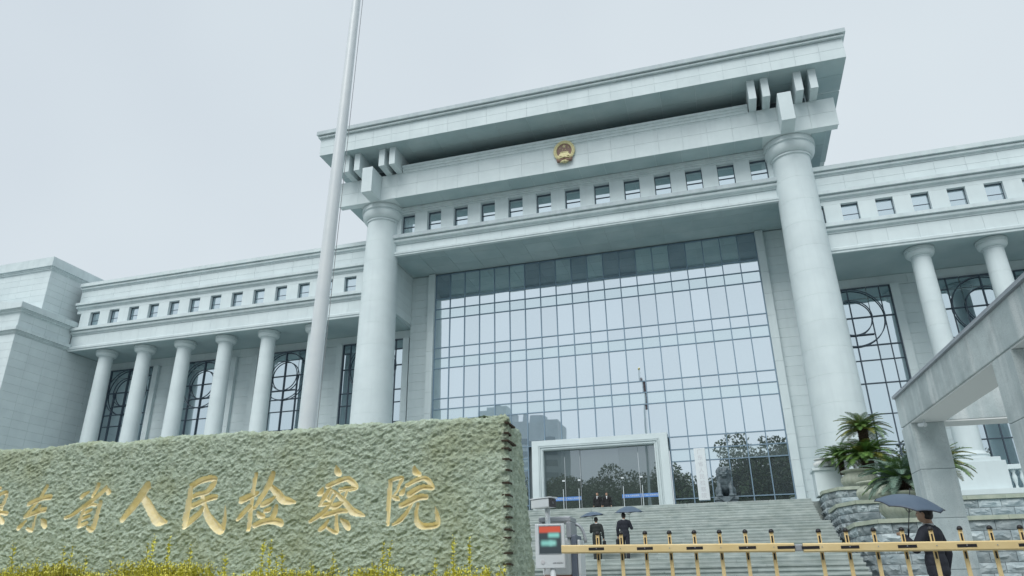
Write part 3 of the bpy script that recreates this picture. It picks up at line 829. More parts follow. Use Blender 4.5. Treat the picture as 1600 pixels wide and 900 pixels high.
# ================================================================== stepped planters right of the stairs
def rock_block(w, h, seed):
    r = random.Random(seed)
    nx, nz = 6, 4
    vs, fs = [], []
    for j in range(nz + 1):
        for i in range(nx + 1):
            e = min(i, nx - i, j, nz - j)
            y = 0 if e == 0 else -(.035 if e == 1 else .075) * r.uniform(.4, 1.5)
            jx = 0 if i in (0, nx) else r.uniform(-.25, .25) * w / nx
            jz = 0 if j in (0, nz) else r.uniform(-.25, .25) * h / nz
            vs.append((-w / 2 + w * i / nx + jx, y, -h / 2 + h * j / nz + jz))
    k = nx + 1
    for j in range(nz):
        for i in range(nx):
            a, b, c, d = j * k + i, j * k + i + 1, (j + 1) * k + i + 1, (j + 1) * k + i
            fs += [(a, b, c), (a, c, d)] if r.random() < .5 else [(a, b, d), (b, c, d)]
    o = len(vs)
    vs += [(-w/2, .1, -h/2), (w/2, .1, -h/2), (w/2, .1, h/2), (-w/2, .1, h/2)]
    c4 = [0, nx, nz * k + nx, nz * k]
    for a in range(4):
        b = (a + 1) % 4
        fs.append((o + a, o + b, c4[b], c4[a]))
    return MB().add(vs, fs).mesh('rock_block', ROCK)
BLK = {}
def ashlar(parent, a, b, z0, z1, hh=.31, ww=.78):
    """courses of separate rock-faced blocks along a wall from a to b (plan), outward normal to the right of a->b"""
    a, b = Vector((*a, 0)), Vector((*b, 0))
    u = (b - a).normalized(); L = (b - a).length
    ang = math.atan2(u.y, u.x)
    nz = max(1, round((z1 - z0) / hh)); h = (z1 - z0) / nz
    nx = max(1, round(L / ww)); w = L / nx
    for j in range(nz):
        cuts = [i * w for i in range(nx + 1)] if j % 2 == 0 else [0] + [(i + .5) * w for i in range(nx)] + [L]
        for c0, c1 in zip(cuts, cuts[1:]):
            s = random.randrange(4)
            key = (round(c1 - c0, 2), round(h, 2), s)
            if key not in BLK: BLK[key] = rock_block(c1 - c0 - .015, h - .015, hash(key) % 9999)
            o = link('rock_block', BLK[key], parent)
            p = a + u * ((c0 + c1) / 2)
            o.location = (p.x, p.y, z0 + (j + .5) * h)
            o.rotation_euler = (0, 0, ang)
def planter(label, yf, zc, x1, yb, zlow, xs=12.42):
    t = thing('planter_wall', label, 'planter', group='stepped stone planters beside the stairs')
    ch = .95
    pts = [(xs - .02, yb), (xs - .02, yf + ch * 1.3), (xs + ch * .55, yf), (x1, yf)]
    core = [(xs + .05, yb), (xs + .05, yf + ch * 1.3 + .03), (xs + ch * .55 + .05, yf + .06), (x1, yf + .06), (x1, yb)]
    n = len(core)
    m = MB().add([(x, y, 0) for x, y in core] + [(x, y, zc - .15) for x, y in core],
                 [(i, (i + 1) % n, n + (i + 1) % n, n + i) for i in range(n)] + [tuple(range(n, 2 * n)), tuple(range(n))[::-1]])
    m.build('wall_core', JOINT, t)
    for a, b in zip(pts, pts[1:]):
        ashlar(t, a, b, zlow, zc - .14)
    # cap stones with a small overhang, butted at the bends
    o = .10
    outer = [(xs - o, yb), (xs - o, yf + ch * 1.3 - .03), (xs + ch * .55 - .04, yf - o), (x1, yf - o)]
    inner = [(xs + .45, yb), (xs + .45, yf + ch * 1.3 + .2), (xs + ch * .55 + .2, yf + .42), (x1, yf + .42)]
    for i in range(3):
        a0, a1, b0, b1 = map(lambda q: Vector((*q, 0)), (outer[i], outer[i + 1], inner[i], inner[i + 1]))
        k = max(1, round((a1 - a0).length / 1.3))
        for j in range(k):
            ge = .004 / (a1 - a0).length; t0, t1 = j / k + ge, (j + 1) / k - ge
            q = [a0.lerp(a1, t0), a0.lerp(a1, t1), b0.lerp(b1, t1), b0.lerp(b1, t0)]
            vs = [(p.x, p.y, zc - .138) for p in q] + [(p.x, p.y, zc) for p in q]
            MB().add(vs, [(0, 3, 2, 1), (4, 5, 6, 7), (0, 1, 5, 4), (1, 2, 6, 5), (2, 3, 7, 6), (3, 0, 4, 7)]).build('cap_stone', CAPST, t)
    soil = [(x + (.3 if i < 3 else 0), y + (.3 if 0 < i else 0)) for i, (x, y) in enumerate(core[:4])] + [(x1, yb)]
    return t
planter('highest of the three rock-faced stone planter tiers beside the stairs', -12.0, 4.78, 16.6, -8.95, 3.4)
planter('middle rock-faced stone planter tier below the round urns', -16.0, 3.79, 30.0, -12.0, 2.4)
planter('lowest rock-faced stone planter tier behind the yellow barrier', -20.0, 2.77, 30.0, -16.0, .0)

# pale pedestal with a white pot at the head of the stairs
ped = thing('stair_pedestal', 'pale stone pedestal with flat top at the head of the stairs', 'pedestal', (12.85, -9.3, PLAT))
MB().bevbox(-.62, .62, -.6, .6, 0, 1.18, .02).bevbox(-.7, .7, -.68, .68, 1.181, 1.30, .02).build('plinth', STONE, ped)

POT = noisy('glazed_pot', (.36, .40, .33), (.47, .50, .42), 3, .55, streak=.4, streak_col=(.26, .30, .22), dirt=.3, dirt_col=(.2, .23, .15))
POTW = noisy('white_pot', (.60, .63, .62), (.68, .71, .70), 3, .6, streak=.2)
def urn(label, loc, rad, h, mat=POT):
    t = thing('urn_planter', label, 'urn', loc, group='round urns on the planter tiers')
    p = []
    for i in range(15):
        a = i / 14
        p.append((rad * (.50 + .5 * math.sin(math.pi * (.08 + .80 * a))), h * .88 * a))
    p += [(rad * .80, h * .90), (rad * .93, h * .93), (rad * .95, h * .97), (rad * .92, h), (rad * .78, h), (rad * .76, h * .92)]
    b = MB().lathe(p, 0, 0, 0, 40, cap=False).build('pot', mat, t, smooth=True)
    for i in range(26):      # shallow gadroons round the belly
        a = 2 * math.pi * i / 26
        MB().tube([((p[k][0] + .004) * math.cos(a), (p[k][0] + .004) * math.sin(a), p[k][1]) for k in range(1, 12)], [.004 + .012 * math.sin(math.pi * (k - 1) / 10) for k in range(1, 12)], 5).build('rib', mat, b, smooth=True)
    MB().lathe([(.01, h * .9), (rad * .765, h * .9)], 0, 0, 0, 24, cap=False).build('soil', SOIL, t)
    return t
urn('ribbed green-grey urn on the highest planter tier under the tall cycad', (14.05, -10.8, 4.78), .80, .85)
urn('ribbed green-grey urn on the middle tier left of the gate pillar', (13.95, -14.8, 3.79), .74, .82)
urn('wide ribbed urn on the lowest tier partly behind the near umbrella', (14.1, -18.7, 2.77), .82, .98)
urn('ribbed urn behind the gate pillar with a drooping cycad', (16.5, -14.3, 3.79), .6, .75)
urn('small white round pot on the pale pedestal beside the big column', (12.85, -9.3, PLAT + 1.302), .52, .5, POTW)

LEAF = {}
for nm, c0, c1 in (('cycad_dark', (.07, .16, .045), (.16, .27, .06)), ('cycad_blue', (.10, .18, .14), (.20, .29, .225)), ('cycad_olive', (.12, .15, .028), (.23, .23, .05))):
    LEAF[nm] = noisy(nm, c0, c1, 5, .5, vary=.3)
TRK = noisy('cycad_trunk', (.035, .025, .018), (.08, .055, .035), 30, .95, bump=1.0, bump_scale=25)
def frond_mesh(L, droop, mat, seed, pairs=52):
    r = random.Random(seed)
    m = MB()
    pts = []
    for i in range(12):
        t = i / 11
        pts.append((0, L * (t - .05 * droop * t ** 3), L * (.22 * math.sin(t * 2.0) - droop * .42 * t ** 2.4)))
    m.tube(pts, [.016 * (1 - .85 * i / 11) + .003 for i in range(12)], 4)
    P = [Vector(p) for p in pts]
    for k in range(pairs):
        t = .14 + .85 * k / (pairs - 1)
        f = t * 11; i = min(int(f), 10); p = P[i].lerp(P[i + 1], f - i); d = (P[i + 1] - P[i]).normalized()
        ll = L * .20 * math.sin(math.pi * (.16 + .80 * (k + .5) / pairs)) ** .8
        for s in (-1, 1):
            side = Vector((s, 0, 0))
            tip = p + (side * .82 + d * .55 + Vector((0, 0, .16 - .3 * t * r.random()))) * ll
            mid = p.lerp(tip, .5) + Vector((0, 0, .02))
            wv = d * (.0125 * L)
            m.add([p - wv * .4, p + wv * .4, mid + wv * .55, mid - wv * .55, tip], [(0, 1, 2, 3), (3, 2, 4)])
    return m.mesh('frond', mat)
def cycad(label, loc, trunk_h, trunk_r, L, n, kinds, seed, tilt0=10, tilt1=85):
    r = random.Random(seed)
    t = thing('cycad_palm', label, 'cycad', loc, group='cycads in the urns')
    m = MB()
    prof = [(trunk_r * .9, 0)]
    for i in range(int(trunk_h / .06) + 2):
        z = i * .06
        prof += [(trunk_r * r.uniform(.95, 1.1), z + .015), (trunk_r * r.uniform(.8, .9), z + .05)]
    prof += [(trunk_r * .5, prof[-1][1] + .06), (.01, prof[-1][1] + .09)]
    m.lathe(prof, 0, 0, -.08, 16)
    for i in range(int(90 * trunk_h + 30)):
        a, z = r.uniform(0, 6.28), r.uniform(0, trunk_h)
        x, y = trunk_r * math.cos(a), trunk_r * math.sin(a)
        m.add([(x * .9, y * .9, z), (x * 1.25, y * 1.25, z + .07), (x * 1.2 - y * .12, y * 1.2 + x * .12, z + .06), (x * .9 - y * .2, y * .9 + x * .2, z)], [(0, 1, 2, 3)])
    m.build('trunk', TRK, t)
    meshes = [frond_mesh(L, dr, LEAF[kd], seed * 10 + q) for q, (dr, kd) in enumerate((d, k) for k in kinds for d in (.25, .45, .7))]
    for i in range(n):
        f = (i + .5) / n
        az = i * 2.39996 + r.uniform(-.2, .2)
        el = math.radians(50 - 66 * f ** .8 + r.uniform(-7, 7))
        o = link('frond', r.choice(meshes), t)
        s = r.uniform(.85, 1.1)
        o.matrix_local = Matrix.Translation((0, 0, trunk_h - .03)) @ Matrix.Rotation(az, 4, 'Z') @ Matrix.Rotation(el - .20, 4, 'X') @ Matrix.Scale(s, 4)
    return t
cycad('tallest cycad with bare dark trunk rising above the planters', (14.62, -10.6, 4.9), 2.66, .24, 1.25, 62, ('cycad_dark', 'cycad_dark', 'cycad_olive'), 5)
cycad('large full cycad with yellowing lower fronds in the upper urn', (14.45, -11.1, 5.5), .72, .22, 1.50, 90, ('cycad_dark', 'cycad_olive', 'cycad_dark'), 6)
cycad('smaller bright green cycad leaning toward the stairs', (13.45, -10.35, 5.6), .75, .14, 1.1, 46, ('cycad_dark',), 7)
cycad('blue-green cycad spilling over the lower urn left of the gate pillar', (14.25, -18.6, 3.6), .55, .24, 1.5, 84, ('cycad_blue', 'cycad_blue', 'cycad_dark'), 8)
cycad('drooping cycad seen right of the gate pillar', (16.55, -14.3, 4.45), .75, .22, 1.45, 60, ('cycad_dark', 'cycad_olive'), 9)

# ================================================================== flagpole behind the sign
fp = thing('flagpole', 'tall tapering white metal flagpole behind the carved stone', 'flagpole', (-.45, -34.84, 0))
lean = Vector((.232, .143, 16.02))
def pole_pt(z): return (lean.x * z / 16.02, lean.y * z / 16.02, z)
MB().tube([pole_pt(z) for z in (0, 3, 8, 13, 18, 24.2)], [.190, .180, .157, .130, .105, .075], 24).build('pole', METW, fp, smooth=True)
MB().ell(pole_pt(24.35), (.16, .16, .16)).build('ball_finial', plain('gilt_ball', (.7, .55, .2), .3, .8), fp, smooth=True)
MB().lathe([(.42, 0), (.42, .06), (.24, .10), (.22, .30)], 0, 0, 0, 24).build('base_plate', METG, fp)
MB().tube([(pole_pt(z)[0] + .26 - z * .003, pole_pt(z)[1] - .02, z) for z in (1.2, 8, 16, 24)], .008, 5).build('halyard', plain('rope_grey', (.25, .27, .29), .8), fp)
fl = MB()
zs = np.linspace(19.6, 23.2, 14)
for (ph, rr) in ((0, .11), (2.1, .10), (4.2, .08)):
    fl.tube([(pole_pt(z)[0] + .22 + .08 * math.cos(ph + z * 2), pole_pt(z)[1] + .08 * math.sin(ph + z * 2.2), z) for z in zs], [rr * math.sin(math.pi * (i + .8) / 15) + .02 for i in range(14)], 8)
tag(fl.build('furled_flag', noisy('flag_red', (.07, .025, .03), (.11, .035, .04), 4, .8), fp, smooth=True), 'red flag hanging furled near the pole top')

# ================================================================== concrete gate canopy on the right
GA = thing('gate_canopy', 'weathered concrete gate frame with heavy beam on the right', 'gate', (12.04, -31.24, 0), R(3.4))
BZ0, BZ1, PW = 3.9, 4.58, .66
def conc(n, x0, x1, y0, y1, z0, z1, m=CONC, parent=GA, b=.012): return MB().bevbox(x0, x1, y0, y1, z0, z1, b).build(n, m, parent)
for nm, yy in (('pillar', .0), ('pillar', -5.35), ('pillar', -10.72)):
    core = MB().box(.02, PW - .02, yy + .02, yy + .70, 0, BZ0).build(nm, JOINT, GA)
    zc = 0
    for k in range(4):
        MB().bevbox(0, PW, yy, yy + .72, .975 * k + .003, .975 * (k + 1) - .004, .01).build('facing_slab', CONC, core)
for k in range(5):
    y1 = .72 - k * 2.3
    conc('beam_slab', 0, PW - .01, y1 - 2.296, y1, BZ0 + .03, BZ1)
MB().box(.03, PW + .02, -10.7, .70, BZ0 - .0, BZ0 + .028).build('beam_soffit', CONCS, GA)
for k in range(5):
    x0 = PW + k * 2.2
    conc('beam_slab', x0 + .004, x0 + 2.196, .04, .66, BZ0 + .03, BZ1)
MB().box(PW + .03, PW + 11, .05, .65, BZ0, BZ0 + .028).build('beam_soffit', CONCS, GA)
MB().box(-.05, .0, -10.7, .74, BZ1 + .01, BZ1 + .05).box(-.05, .35, -10.7, .74, BZ1 + .052, BZ1 + .07).box(.0, .02, -10.7, .74, BZ1 + .0, BZ1 + .05).build('metal_flashing', METG, GA)
for nm, xx, yy in (('pillar', 11.0, 0.0),):
    MB().bevbox(xx, xx + PW, yy, yy + .72, 0, BZ0 - .002, .01).build(nm, CONC, GA)
# cctv under the beam
cc = thing('security_camera', 'small white camera under the gate beam beside the pillar', 'camera', (12.20, -31.50, 3.80), R(200))
cb = MB().lathe([(.035, -.11), (.045, -.10), (.045, .09), (.03, .10)], 0, 0, 0, 16)
body = cb.build('housing', METW, cc, smooth=True, auto=True); body.rotation_euler = (R(80), 0, 0)
MB().lathe([(.03, 0), (.03, .012)], 0, 0, 0, 14).build('lens', plain('lens_black', (.01, .01, .012), .15), body).location = (0, 0, .095)
MB().tube([(0, .04, .02), (0, .1, .06), (0, .1, .10)], .014, 8).build('bracket', METW, cc)
MB().tube([(0, .1, .06), (.05, .06, -.1), (-.03, .08, -.16), (.06, .08, -.2), (0, .09, -.27)], .007, 6).build('cable', METG, cc)

# ================================================================== barrier arms with hanging palings
YB = -41.0
YEL = noisy('barrier_yellow', (.78, .60, .29), (.86, .69, .37), 3, .45, dirt=.12, dirt_col=(.4, .3, .16))
BLK_ = plain('barrier_black', (.015, .015, .018), .5)
def arm(name, label, x0, x1, z0, z1, posts, labels_at):
    t = thing(name, label, 'barrier', (x0, YB, 0), group='yellow barrier arms across the entrance')
    L = x1 - x0
    z = lambda x: z0 + (z1 - z0) * (x - x0) / L
    n = 2
    bar = MB()
    prof = [(-.035, -.038), (-.045, -.028), (-.045, .028), (-.035, .038), (.035, .038), (.045, .028), (.045, -.028), (.035, -.038)]
    bar.profx([(y, q + z0) for y, q in prof][::-1], 0, L)
    for i in range(len(prof)):      # slight slope of the arm
        px_, py_, pz_ = bar.v[len(prof) + i]
        bar.v[len(prof) + i] = (px_, py_, pz_ + z1 - z0)
    b = bar.build('arm', YEL, t)
    for x in labels_at:
        MB().box(x - x0 - .075, x - x0 + .075, -.0475, -.0455, z(x) - .012, z(x) + .013).build('reflector', BLK_, b)
    for x in posts:
        zz = z(x)
        p = MB().bevbox(x - x0 - .017, x - x0 + .017, .047, .067, .14, zz + .135, .004).build('paling', YEL, t)
        MB().lathe([(.023, 0), (.024, .012), (.018, .027), (.006, .034)], x - x0, .057, zz + .133, 12).build('cap', BLK_, p, smooth=True)
        for q0, q1 in ((.045, .105), (-.10, -.045)): MB().box(x - x0 - .007, x - x0 + .007, .0445, .0465, zz + q0, zz + q1).build('slot', BLK_, p)
        MB().lathe([(.005, 0), (.005, .004)], 0, 0, 0, 8).build('bolt', METG, p).matrix_local = Matrix.Translation((x - x0, -.046, zz + .004)) @ Matrix.Rotation(R(90), 4, 'X')
    return t
left_posts = [6.845 + .2321 * i for i in range(8)]
right_posts = [8.877 + .2293 * i for i in range(14)]
arm('boom_barrier', 'left yellow barrier arm with palings reaching from the entry device', 6.50, 8.645, 1.095, 1.055, left_posts, [6.845, 7.31, 7.77, 8.24, 8.575])
arm('boom_barrier', 'right yellow barrier arm with palings in front of the walking man', 8.72, 12.0, 1.05, 1.005, right_posts, [8.78] + right_posts[1::2])
MB().box(0, .07, -.03, .03, 0, .03)
jn = tag(MB().bevbox(8.647, 8.718, YB - .03, YB + .03, 1.025, 1.08, .008).build('arm_bumper', METG), 'small grey bumper between the two yellow barrier arms', 'bumper')
def cabinet(label, x, y, rz=0):
    t = thing('barrier_cabinet', label, 'barrier', (x, y, 0), rz)
    MB().bevbox(-.16, .16, -.14, .14, 0, .86, .02).build('lower_housing', noisy('cabinet_orange', (.50, .19, .09), (.56, .23, .11), 5, .5), t)
    MB().bevbox(.162, .22, -.15, .15, 0, 1.25, .015).build('side_panel', noisy('cabinet_slate', (.11, .14, .19), (.14, .17, .22), 5, .45), t)
    MB().bevbox(-.15, .16, -.13, .13, .862, 1.22, .02).build('upper_housing', METW, t)
    MB().bevbox(.222, .252, -.12, .14, 0, 1.20, .01).build('edge_trim', METW, t)
    MB().tube([(.19 + .10 * math.sin(a), 0, 1.16 + .2 * math.cos(a)) for a in np.linspace(0, 1.5, 8)], .016, 8).build('arm_cradle', METG, t, smooth=True)
    MB().bevbox(-.17, .17, -.16, .16, 1.38, 1.43, .01).bevbox(-.17, -.13, -.16, .16, 1.22, 1.379, .008).bevbox(.12, .17, -.16, .16, 1.22, 1.379, .008).build('top_frame', METG, t)
    return t
cabinet('grey and orange barrier housing behind the entry screen', 6.36, -40.55)
cabinet('barrier housing at the far end of the right arm', 12.15, -40.9)

# ================================================================== entry device with screen and camera
def screen_mat():
    m, nt, b = new_mat('screen_picture')
    N, L = nt.nodes.new, nt.links.new
    tc = N("ShaderNodeTexCoord"); sp = N("ShaderNodeSeparateXYZ"); L(tc.outputs['Generated'], sp.inputs[0])
    def box(cx, cy, rx, ry, soft):
        out = None
        vals = []
        for ch, c, r in (('X', cx, rx), ('Z', cy, ry)):
            s = N("ShaderNodeMath"); s.operation = 'SUBTRACT'; L(sp.outputs[ch], s.inputs[0]); s.inputs[1].default_value = c
            a = N("ShaderNodeMath"); a.operation = 'ABSOLUTE'; L(s.outputs[0], a.inputs[0])
            mr = N("ShaderNodeMapRange"); mr.interpolation_type = 'SMOOTHSTEP'
            mr.inputs['From Min'].default_value = r + soft; mr.inputs['From Max'].default_value = max(r - soft, 0)
            L(a.outputs[0], mr.inputs['Value']); vals.append(mr.outputs[0])
        mu = N("ShaderNodeMath"); mu.operation = 'MULTIPLY'; L(vals[0], mu.inputs[0]); L(vals[1], mu.inputs[1])
        return mu.outputs[0]
    col = None
    prev = None
    for (args, c) in (((.5, .88, .6, .12, .05), (.62, .09, .045)), ((.68, .66, .26, .08, .08), (.25, .66, .60)), ((.34, .37, .26, .09, .09), (.24, .62, .56)), ((.62, .37, .16, .09, .09), (.28, .66, .60))):
        mx = N("ShaderNodeMixRGB")
        L(box(*args), mx.inputs[0])
        if prev is None: mx.inputs[1].default_value = (.03, .05, .06, 1)
        else: L(prev, mx.inputs[1])
        mx.inputs[2].default_value = (*c, 1)
        prev = mx.outputs[0]
    b.inputs['Base Color'].default_value = (.02, .02, .02, 1)
    L(prev, b.inputs['Emission Color']); b.inputs['Emission Strength'].default_value = .8
    b.inputs['Roughness'].default_value = .2
    return m
dv = thing('entry_terminal', 'white entry terminal with lit screen and bullet camera on a post', 'terminal', (6.355, -40.90, 0), R(8))
MB().bevbox(-.148, .148, -.04, .03, .925, 1.345, .008).build('case', METW, dv)
MB().bevbox(-.112, .118, -.0435, -.0405, 1.055, 1.330, .001).build('bezel', plain('bezel_grey', (.30, .35, .38), .3), dv)
MB().box(-.104, .110, -.0475, -.044, 1.066, 1.320).build('screen', screen_mat(), dv)
MB().lathe([(.022, 0), (.022, .003), (.016, .004)], 0, 0, 0, 20).build('speaker_ring', plain('ring_grey', (.62, .64, .66), .5), dv).matrix_local = Matrix.Translation((-.075, -.041, .985)) @ Matrix.Rotation(R(90), 4, 'X')
MB().tube([(.02, 0, 0), (.02, 0, .925)], .028, 12).tube([(-.02, .02, 1.34), (-.02, .02, 1.50)], .026, 12).build('post', METW, dv, smooth=True)
MB().tube([(-.06, 0, .93), (-.075, -.01, .8), (-.05, .0, .6)], .008, 6).build('cable', METW, dv)
hs = MB().bevbox(-.20, .055, -.055, .055, -.045, .045, .012).bevbox(-.21, .075, -.062, .062, .046, .058, .005).build('camera_housing', METW, dv)
hs.matrix_local = Matrix.Translation((-.005, -.02, 1.545)) @ Matrix.Rotation(R(-38), 4, 'Z')
MB().bevbox(.0552, .062, -.05, .05, -.04, .04, .002).build('camera_front', plain('camera_glass', (.015, .016, .02), .12), hs)
MB().lathe([(.016, 0), (.012, .004)], 0, 0, 0, 14).build('camera_lens', plain('lens_grey', (.10, .11, .12), .1), hs).matrix_local = Matrix.Translation((.063, 0, 0)) @ Matrix.Rotation(R(90), 4, 'Y')
def text_on(name, body, size, mat, parent, M, extrude=.001, align='CENTER'):
    cu = bpy.data.curves.new(name, 'FONT')
    cu.body = body; cu.size = size; cu.extrude = extrude; cu.align_x = align; cu.align_y = 'CENTER'
    o = bpy.data.objects.new(name, cu); COL.objects.link(o)
    bpy.context.view_layer.update()
    me = bpy.data.meshes.new_from_object(o)
    bpy.data.objects.remove(o)
    me.materials.append(mat)
    q = link(name, me, parent)
    q.matrix_local = M
    return q
UP = Matrix.Rotation(R(90), 4, 'X')
text_on('lettering', 'HIKVISION', .021, plain('print_grey', (.18, .2, .22), .5), dv, Matrix.Translation((.075, -.0415, .972)) @ UP)

# ================================================================== sign board and lion on the terrace
bd = thing('name_board', 'tall narrow white board with vertical characters leaning on the glass', 'sign board', (6.62, -.35, PLAT))
MB().bevbox(-.345, .345, -.03, .03, 1.02, 4.23, .008).build('board', METW, bd)
MB().box(-.03, .03, .03, .22, 1.3, 1.36).box(-.03, .03, .03, .22, 3.9, 3.96).build('bracket', METG, bd)
INK = plain('board_ink', (.52, .54, .57), .6)
for i, ch in enumerate('广东省人民检察院'):
    text_on('character', ch, .34, INK, bd, Matrix.Translation((0, -.0315, 4.23 - .24 - i * .39)) @ UP)
for d in [o for o in bpy.data.objects if o.name.startswith('blue_band')]:
    xs = [v.co.x for v in d.data.vertices]; cx = (min(xs) + max(xs)) / 2
    yy = min(v.co.y for v in d.data.vertices)
    text_on('band_lettering', '广东省人民检察院', .13, METW, d.parent, Matrix.Translation((cx, yy - .003, 6.14)) @ UP)

BRZ = noisy('weathered_stone_lion', (.06, .085, .10), (.15, .19, .21), 5, .55, bump=.5, bump_scale=12)
def remesh(o, vox, smooth=4, fac=.5):
    m = o.modifiers.new('skin', 'REMESH'); m.mode = 'VOXEL'; m.voxel_size = vox; m.use_smooth_shade = True
    s = o.modifiers.new('ease', 'SMOOTH'); s.iterations = smooth; s.factor = fac
    return o
def cone(m, a, b, ra, rb, seg=12):
    m.tube([a, b], [ra, rb], seg); m.ell(a, (ra, ra, ra), seg, 8); m.ell(b, (rb, rb, rb), seg, 8)
def lion(label, x, y):
    t = thing('guardian_lion', label, 'statue', (x, y, PLAT))
    MB().bevbox(-.75, .75, -.55, 1.1, 0, .55, .03).bevbox(-.62, .62, -.45, 1.0, .551, .75, .03).bevbox(-.7, .7, -.5, 1.05, .751, .95, .03).build('pedestal', BRZ, t)
    dr = MB().add([(-.5, -.52, .95), (.5, -.52, .95), (0, -.57, .55), (-.5, -.56, .95), (.5, -.56, .95)], [(0, 1, 2), (3, 2, 4)])
    dr.build('carved_drape', BRZ, t)
    m = MB()
    m.ell((0, .45, 1.55), (.42, .55, .5)); m.ell((0, .1, 1.75), (.40, .38, .52)); m.ell((0, -.05, 1.95), (.42, .34, .40))
    for s in (-1, 1):
        cone(m, (s * .30, -.02, 1.85), (s * .33, -.25, 1.35), .17, .13); cone(m, (s * .33, -.25, 1.35), (s * .32, -.28, 1.08), .12, .12)
        m.ell((s * .32, -.38, 1.04), (.16, .22, .11)); m.ell((s * .42, .5, 1.3), (.2, .42, .36)); m.ell((s * .45, .15, 1.05), (.16, .3, .11))
        for k in range(3): m.ell((s * .32 + (k - 1) * .1, -.56, 1.0), (.05, .07, .06), 8, 6)
    m.ell((0, -.12, 2.38), (.36, .36, .34)); m.ell((0, -.42, 2.28), (.25, .2, .17)); m.ell((0, -.42, 2.14), (.2, .17, .08))
    m.ell((0, -.6, 2.36), (.11, .07, .07))
    for s in (-1, 1):
        m.ell((s * .14, -.42, 2.48), (.09, .07, .07)); m.ell((s * .18, -.4, 2.58), (.13, .08, .05)); m.ell((s * .36, -.1, 2.5), (.07, .12, .12)); m.ell((s * .14, -.53, 2.25), (.1, .09, .07))
    r = random.Random(4)
    for i in range(130):                    # curls of the mane
        a, e = r.uniform(-math.pi * .15, math.pi * 1.15), r.uniform(-.75, 1.2)
        m.ell((.40 * math.cos(a) * math.cos(e), -.02 + .36 * math.sin(a) * math.cos(e), 2.36 + .38 * math.sin(e)), (.085, .085, .085), 8, 6)
    for i in range(40):
        a = r.uniform(0, math.pi)
        m.ell((.40 * math.cos(a), .1 + .36 * math.sin(a), r.uniform(1.7, 2.2)), (.09, .09, .09), 8, 6)
    remesh(m.build('lion', BRZ, t), .022, 2)
    return t
lion('dark seated guardian lion statue on a pedestal before the glass', 7.95, -2.0)

# ================================================================== state emblem on the upper beam
em = thing('wall_emblem', 'round gold and red state emblem mounted on the upper beam', 'emblem', (-.05, -6.21, 28.80))
EG = noisy('emblem_gold', (.60, .55, .30), (.72, .67, .40), 8, .5, metal=.2)
ER = noisy('emblem_red', (.17, .10, .075), (.22, .13, .10), 6, .5)
def disc(m, cx, cz, rx, rz, y0, y1, n=40, mi=0):
    vs = [(cx + rx * math.cos(2 * math.pi * i / n), y, cz + rz * math.sin(2 * math.pi * i / n)) for y in (y0, y1) for i in range(n)]
    m.add(vs, [(i, (i + 1) % n, n + (i + 1) % n, n + i)[::-1] for i in range(n)] + [tuple(range(n, 2 * n)), tuple(range(n))[::-1]], mi)
    return m
disc(MB(), 0, .12, .60, .68, .0, -.10).build('red_field', ER, em)
wr = MB()
n = 44
for i in range(n):                          # wreath of ears, each ear a grain
    a = -math.pi * .36 + (2 * math.pi - math.pi * .28) * i / (n - 1) - math.pi * .0 + math.pi * .0
    a = math.radians(-58 + 296 * i / (n - 1))
    for k, q in enumerate((.60, .70)):
        wr.ell((q * 1.0 * math.cos(a), -.12, .12 + q * 1.10 * math.sin(a)), (.075, .07, .075), 8, 6)
wr.build('wreath', EG, em, smooth=True)
def star(m, cx, cz, r, y):
    vs = [(cx, y - .04, cz)] + [(cx + (r if i % 2 == 0 else r * .4) * math.sin(math.pi * i / 5), y, cz + (r if i % 2 == 0 else r * .4) * math.cos(math.pi * i / 5)) for i in range(10)]
    m.add(vs, [(0, 1 + i, 1 + (i + 1) % 10) for i in range(10)])
st = MB(); star(st, 0, .50, .17, -.105)
for x, z in ((-.30, .38), (.30, .38), (-.11, .22), (.11, .22)): star(st, x, z, .07, -.105)
st.build('stars', EG, em)
MB().box(-.36, .36, -.16, -.1, -.22, -.12).box(-.28, .28, -.15, -.1, -.12, -.02).add([(-.34, -.17, -.02), (.34, -.17, -.02), (.2, -.12, .08), (-.2, -.12, .08), (-.34, -.1, -.02), (.34, -.1, -.02)], [(0, 1, 2, 3), (4, 3, 2, 5)]).box(-.52, .52, -.15, -.1, -.30, -.225).build('gate_tower', EG, em)
disc(MB(), 0, -.55, .30, .27, .0, -.16, 24).build('gear', EG, em)
rb = MB()
for s in (-1, 1):
    rb.tube([(s * .05, -.19, -.55), (s * .25, -.2, -.72), (s * .45, -.17, -.70), (s * .52, -.14, -.50)], [.09, .12, .11, .07], 8)
rb.build('ribbon', ER, em, smooth=True)
bw = MB()
for s in (-1, 1):
    bw.tube([(s * .55, -.14, -.30), (s * .35, -.19, -.48), (0, -.22, -.42)], [.05, .06, .06], 8); bw.tube([(0, -.24, -.75), (s * .3, -.22, -.82)], [.09, .05], 8)
bw.build('swag', EG, em, smooth=True)

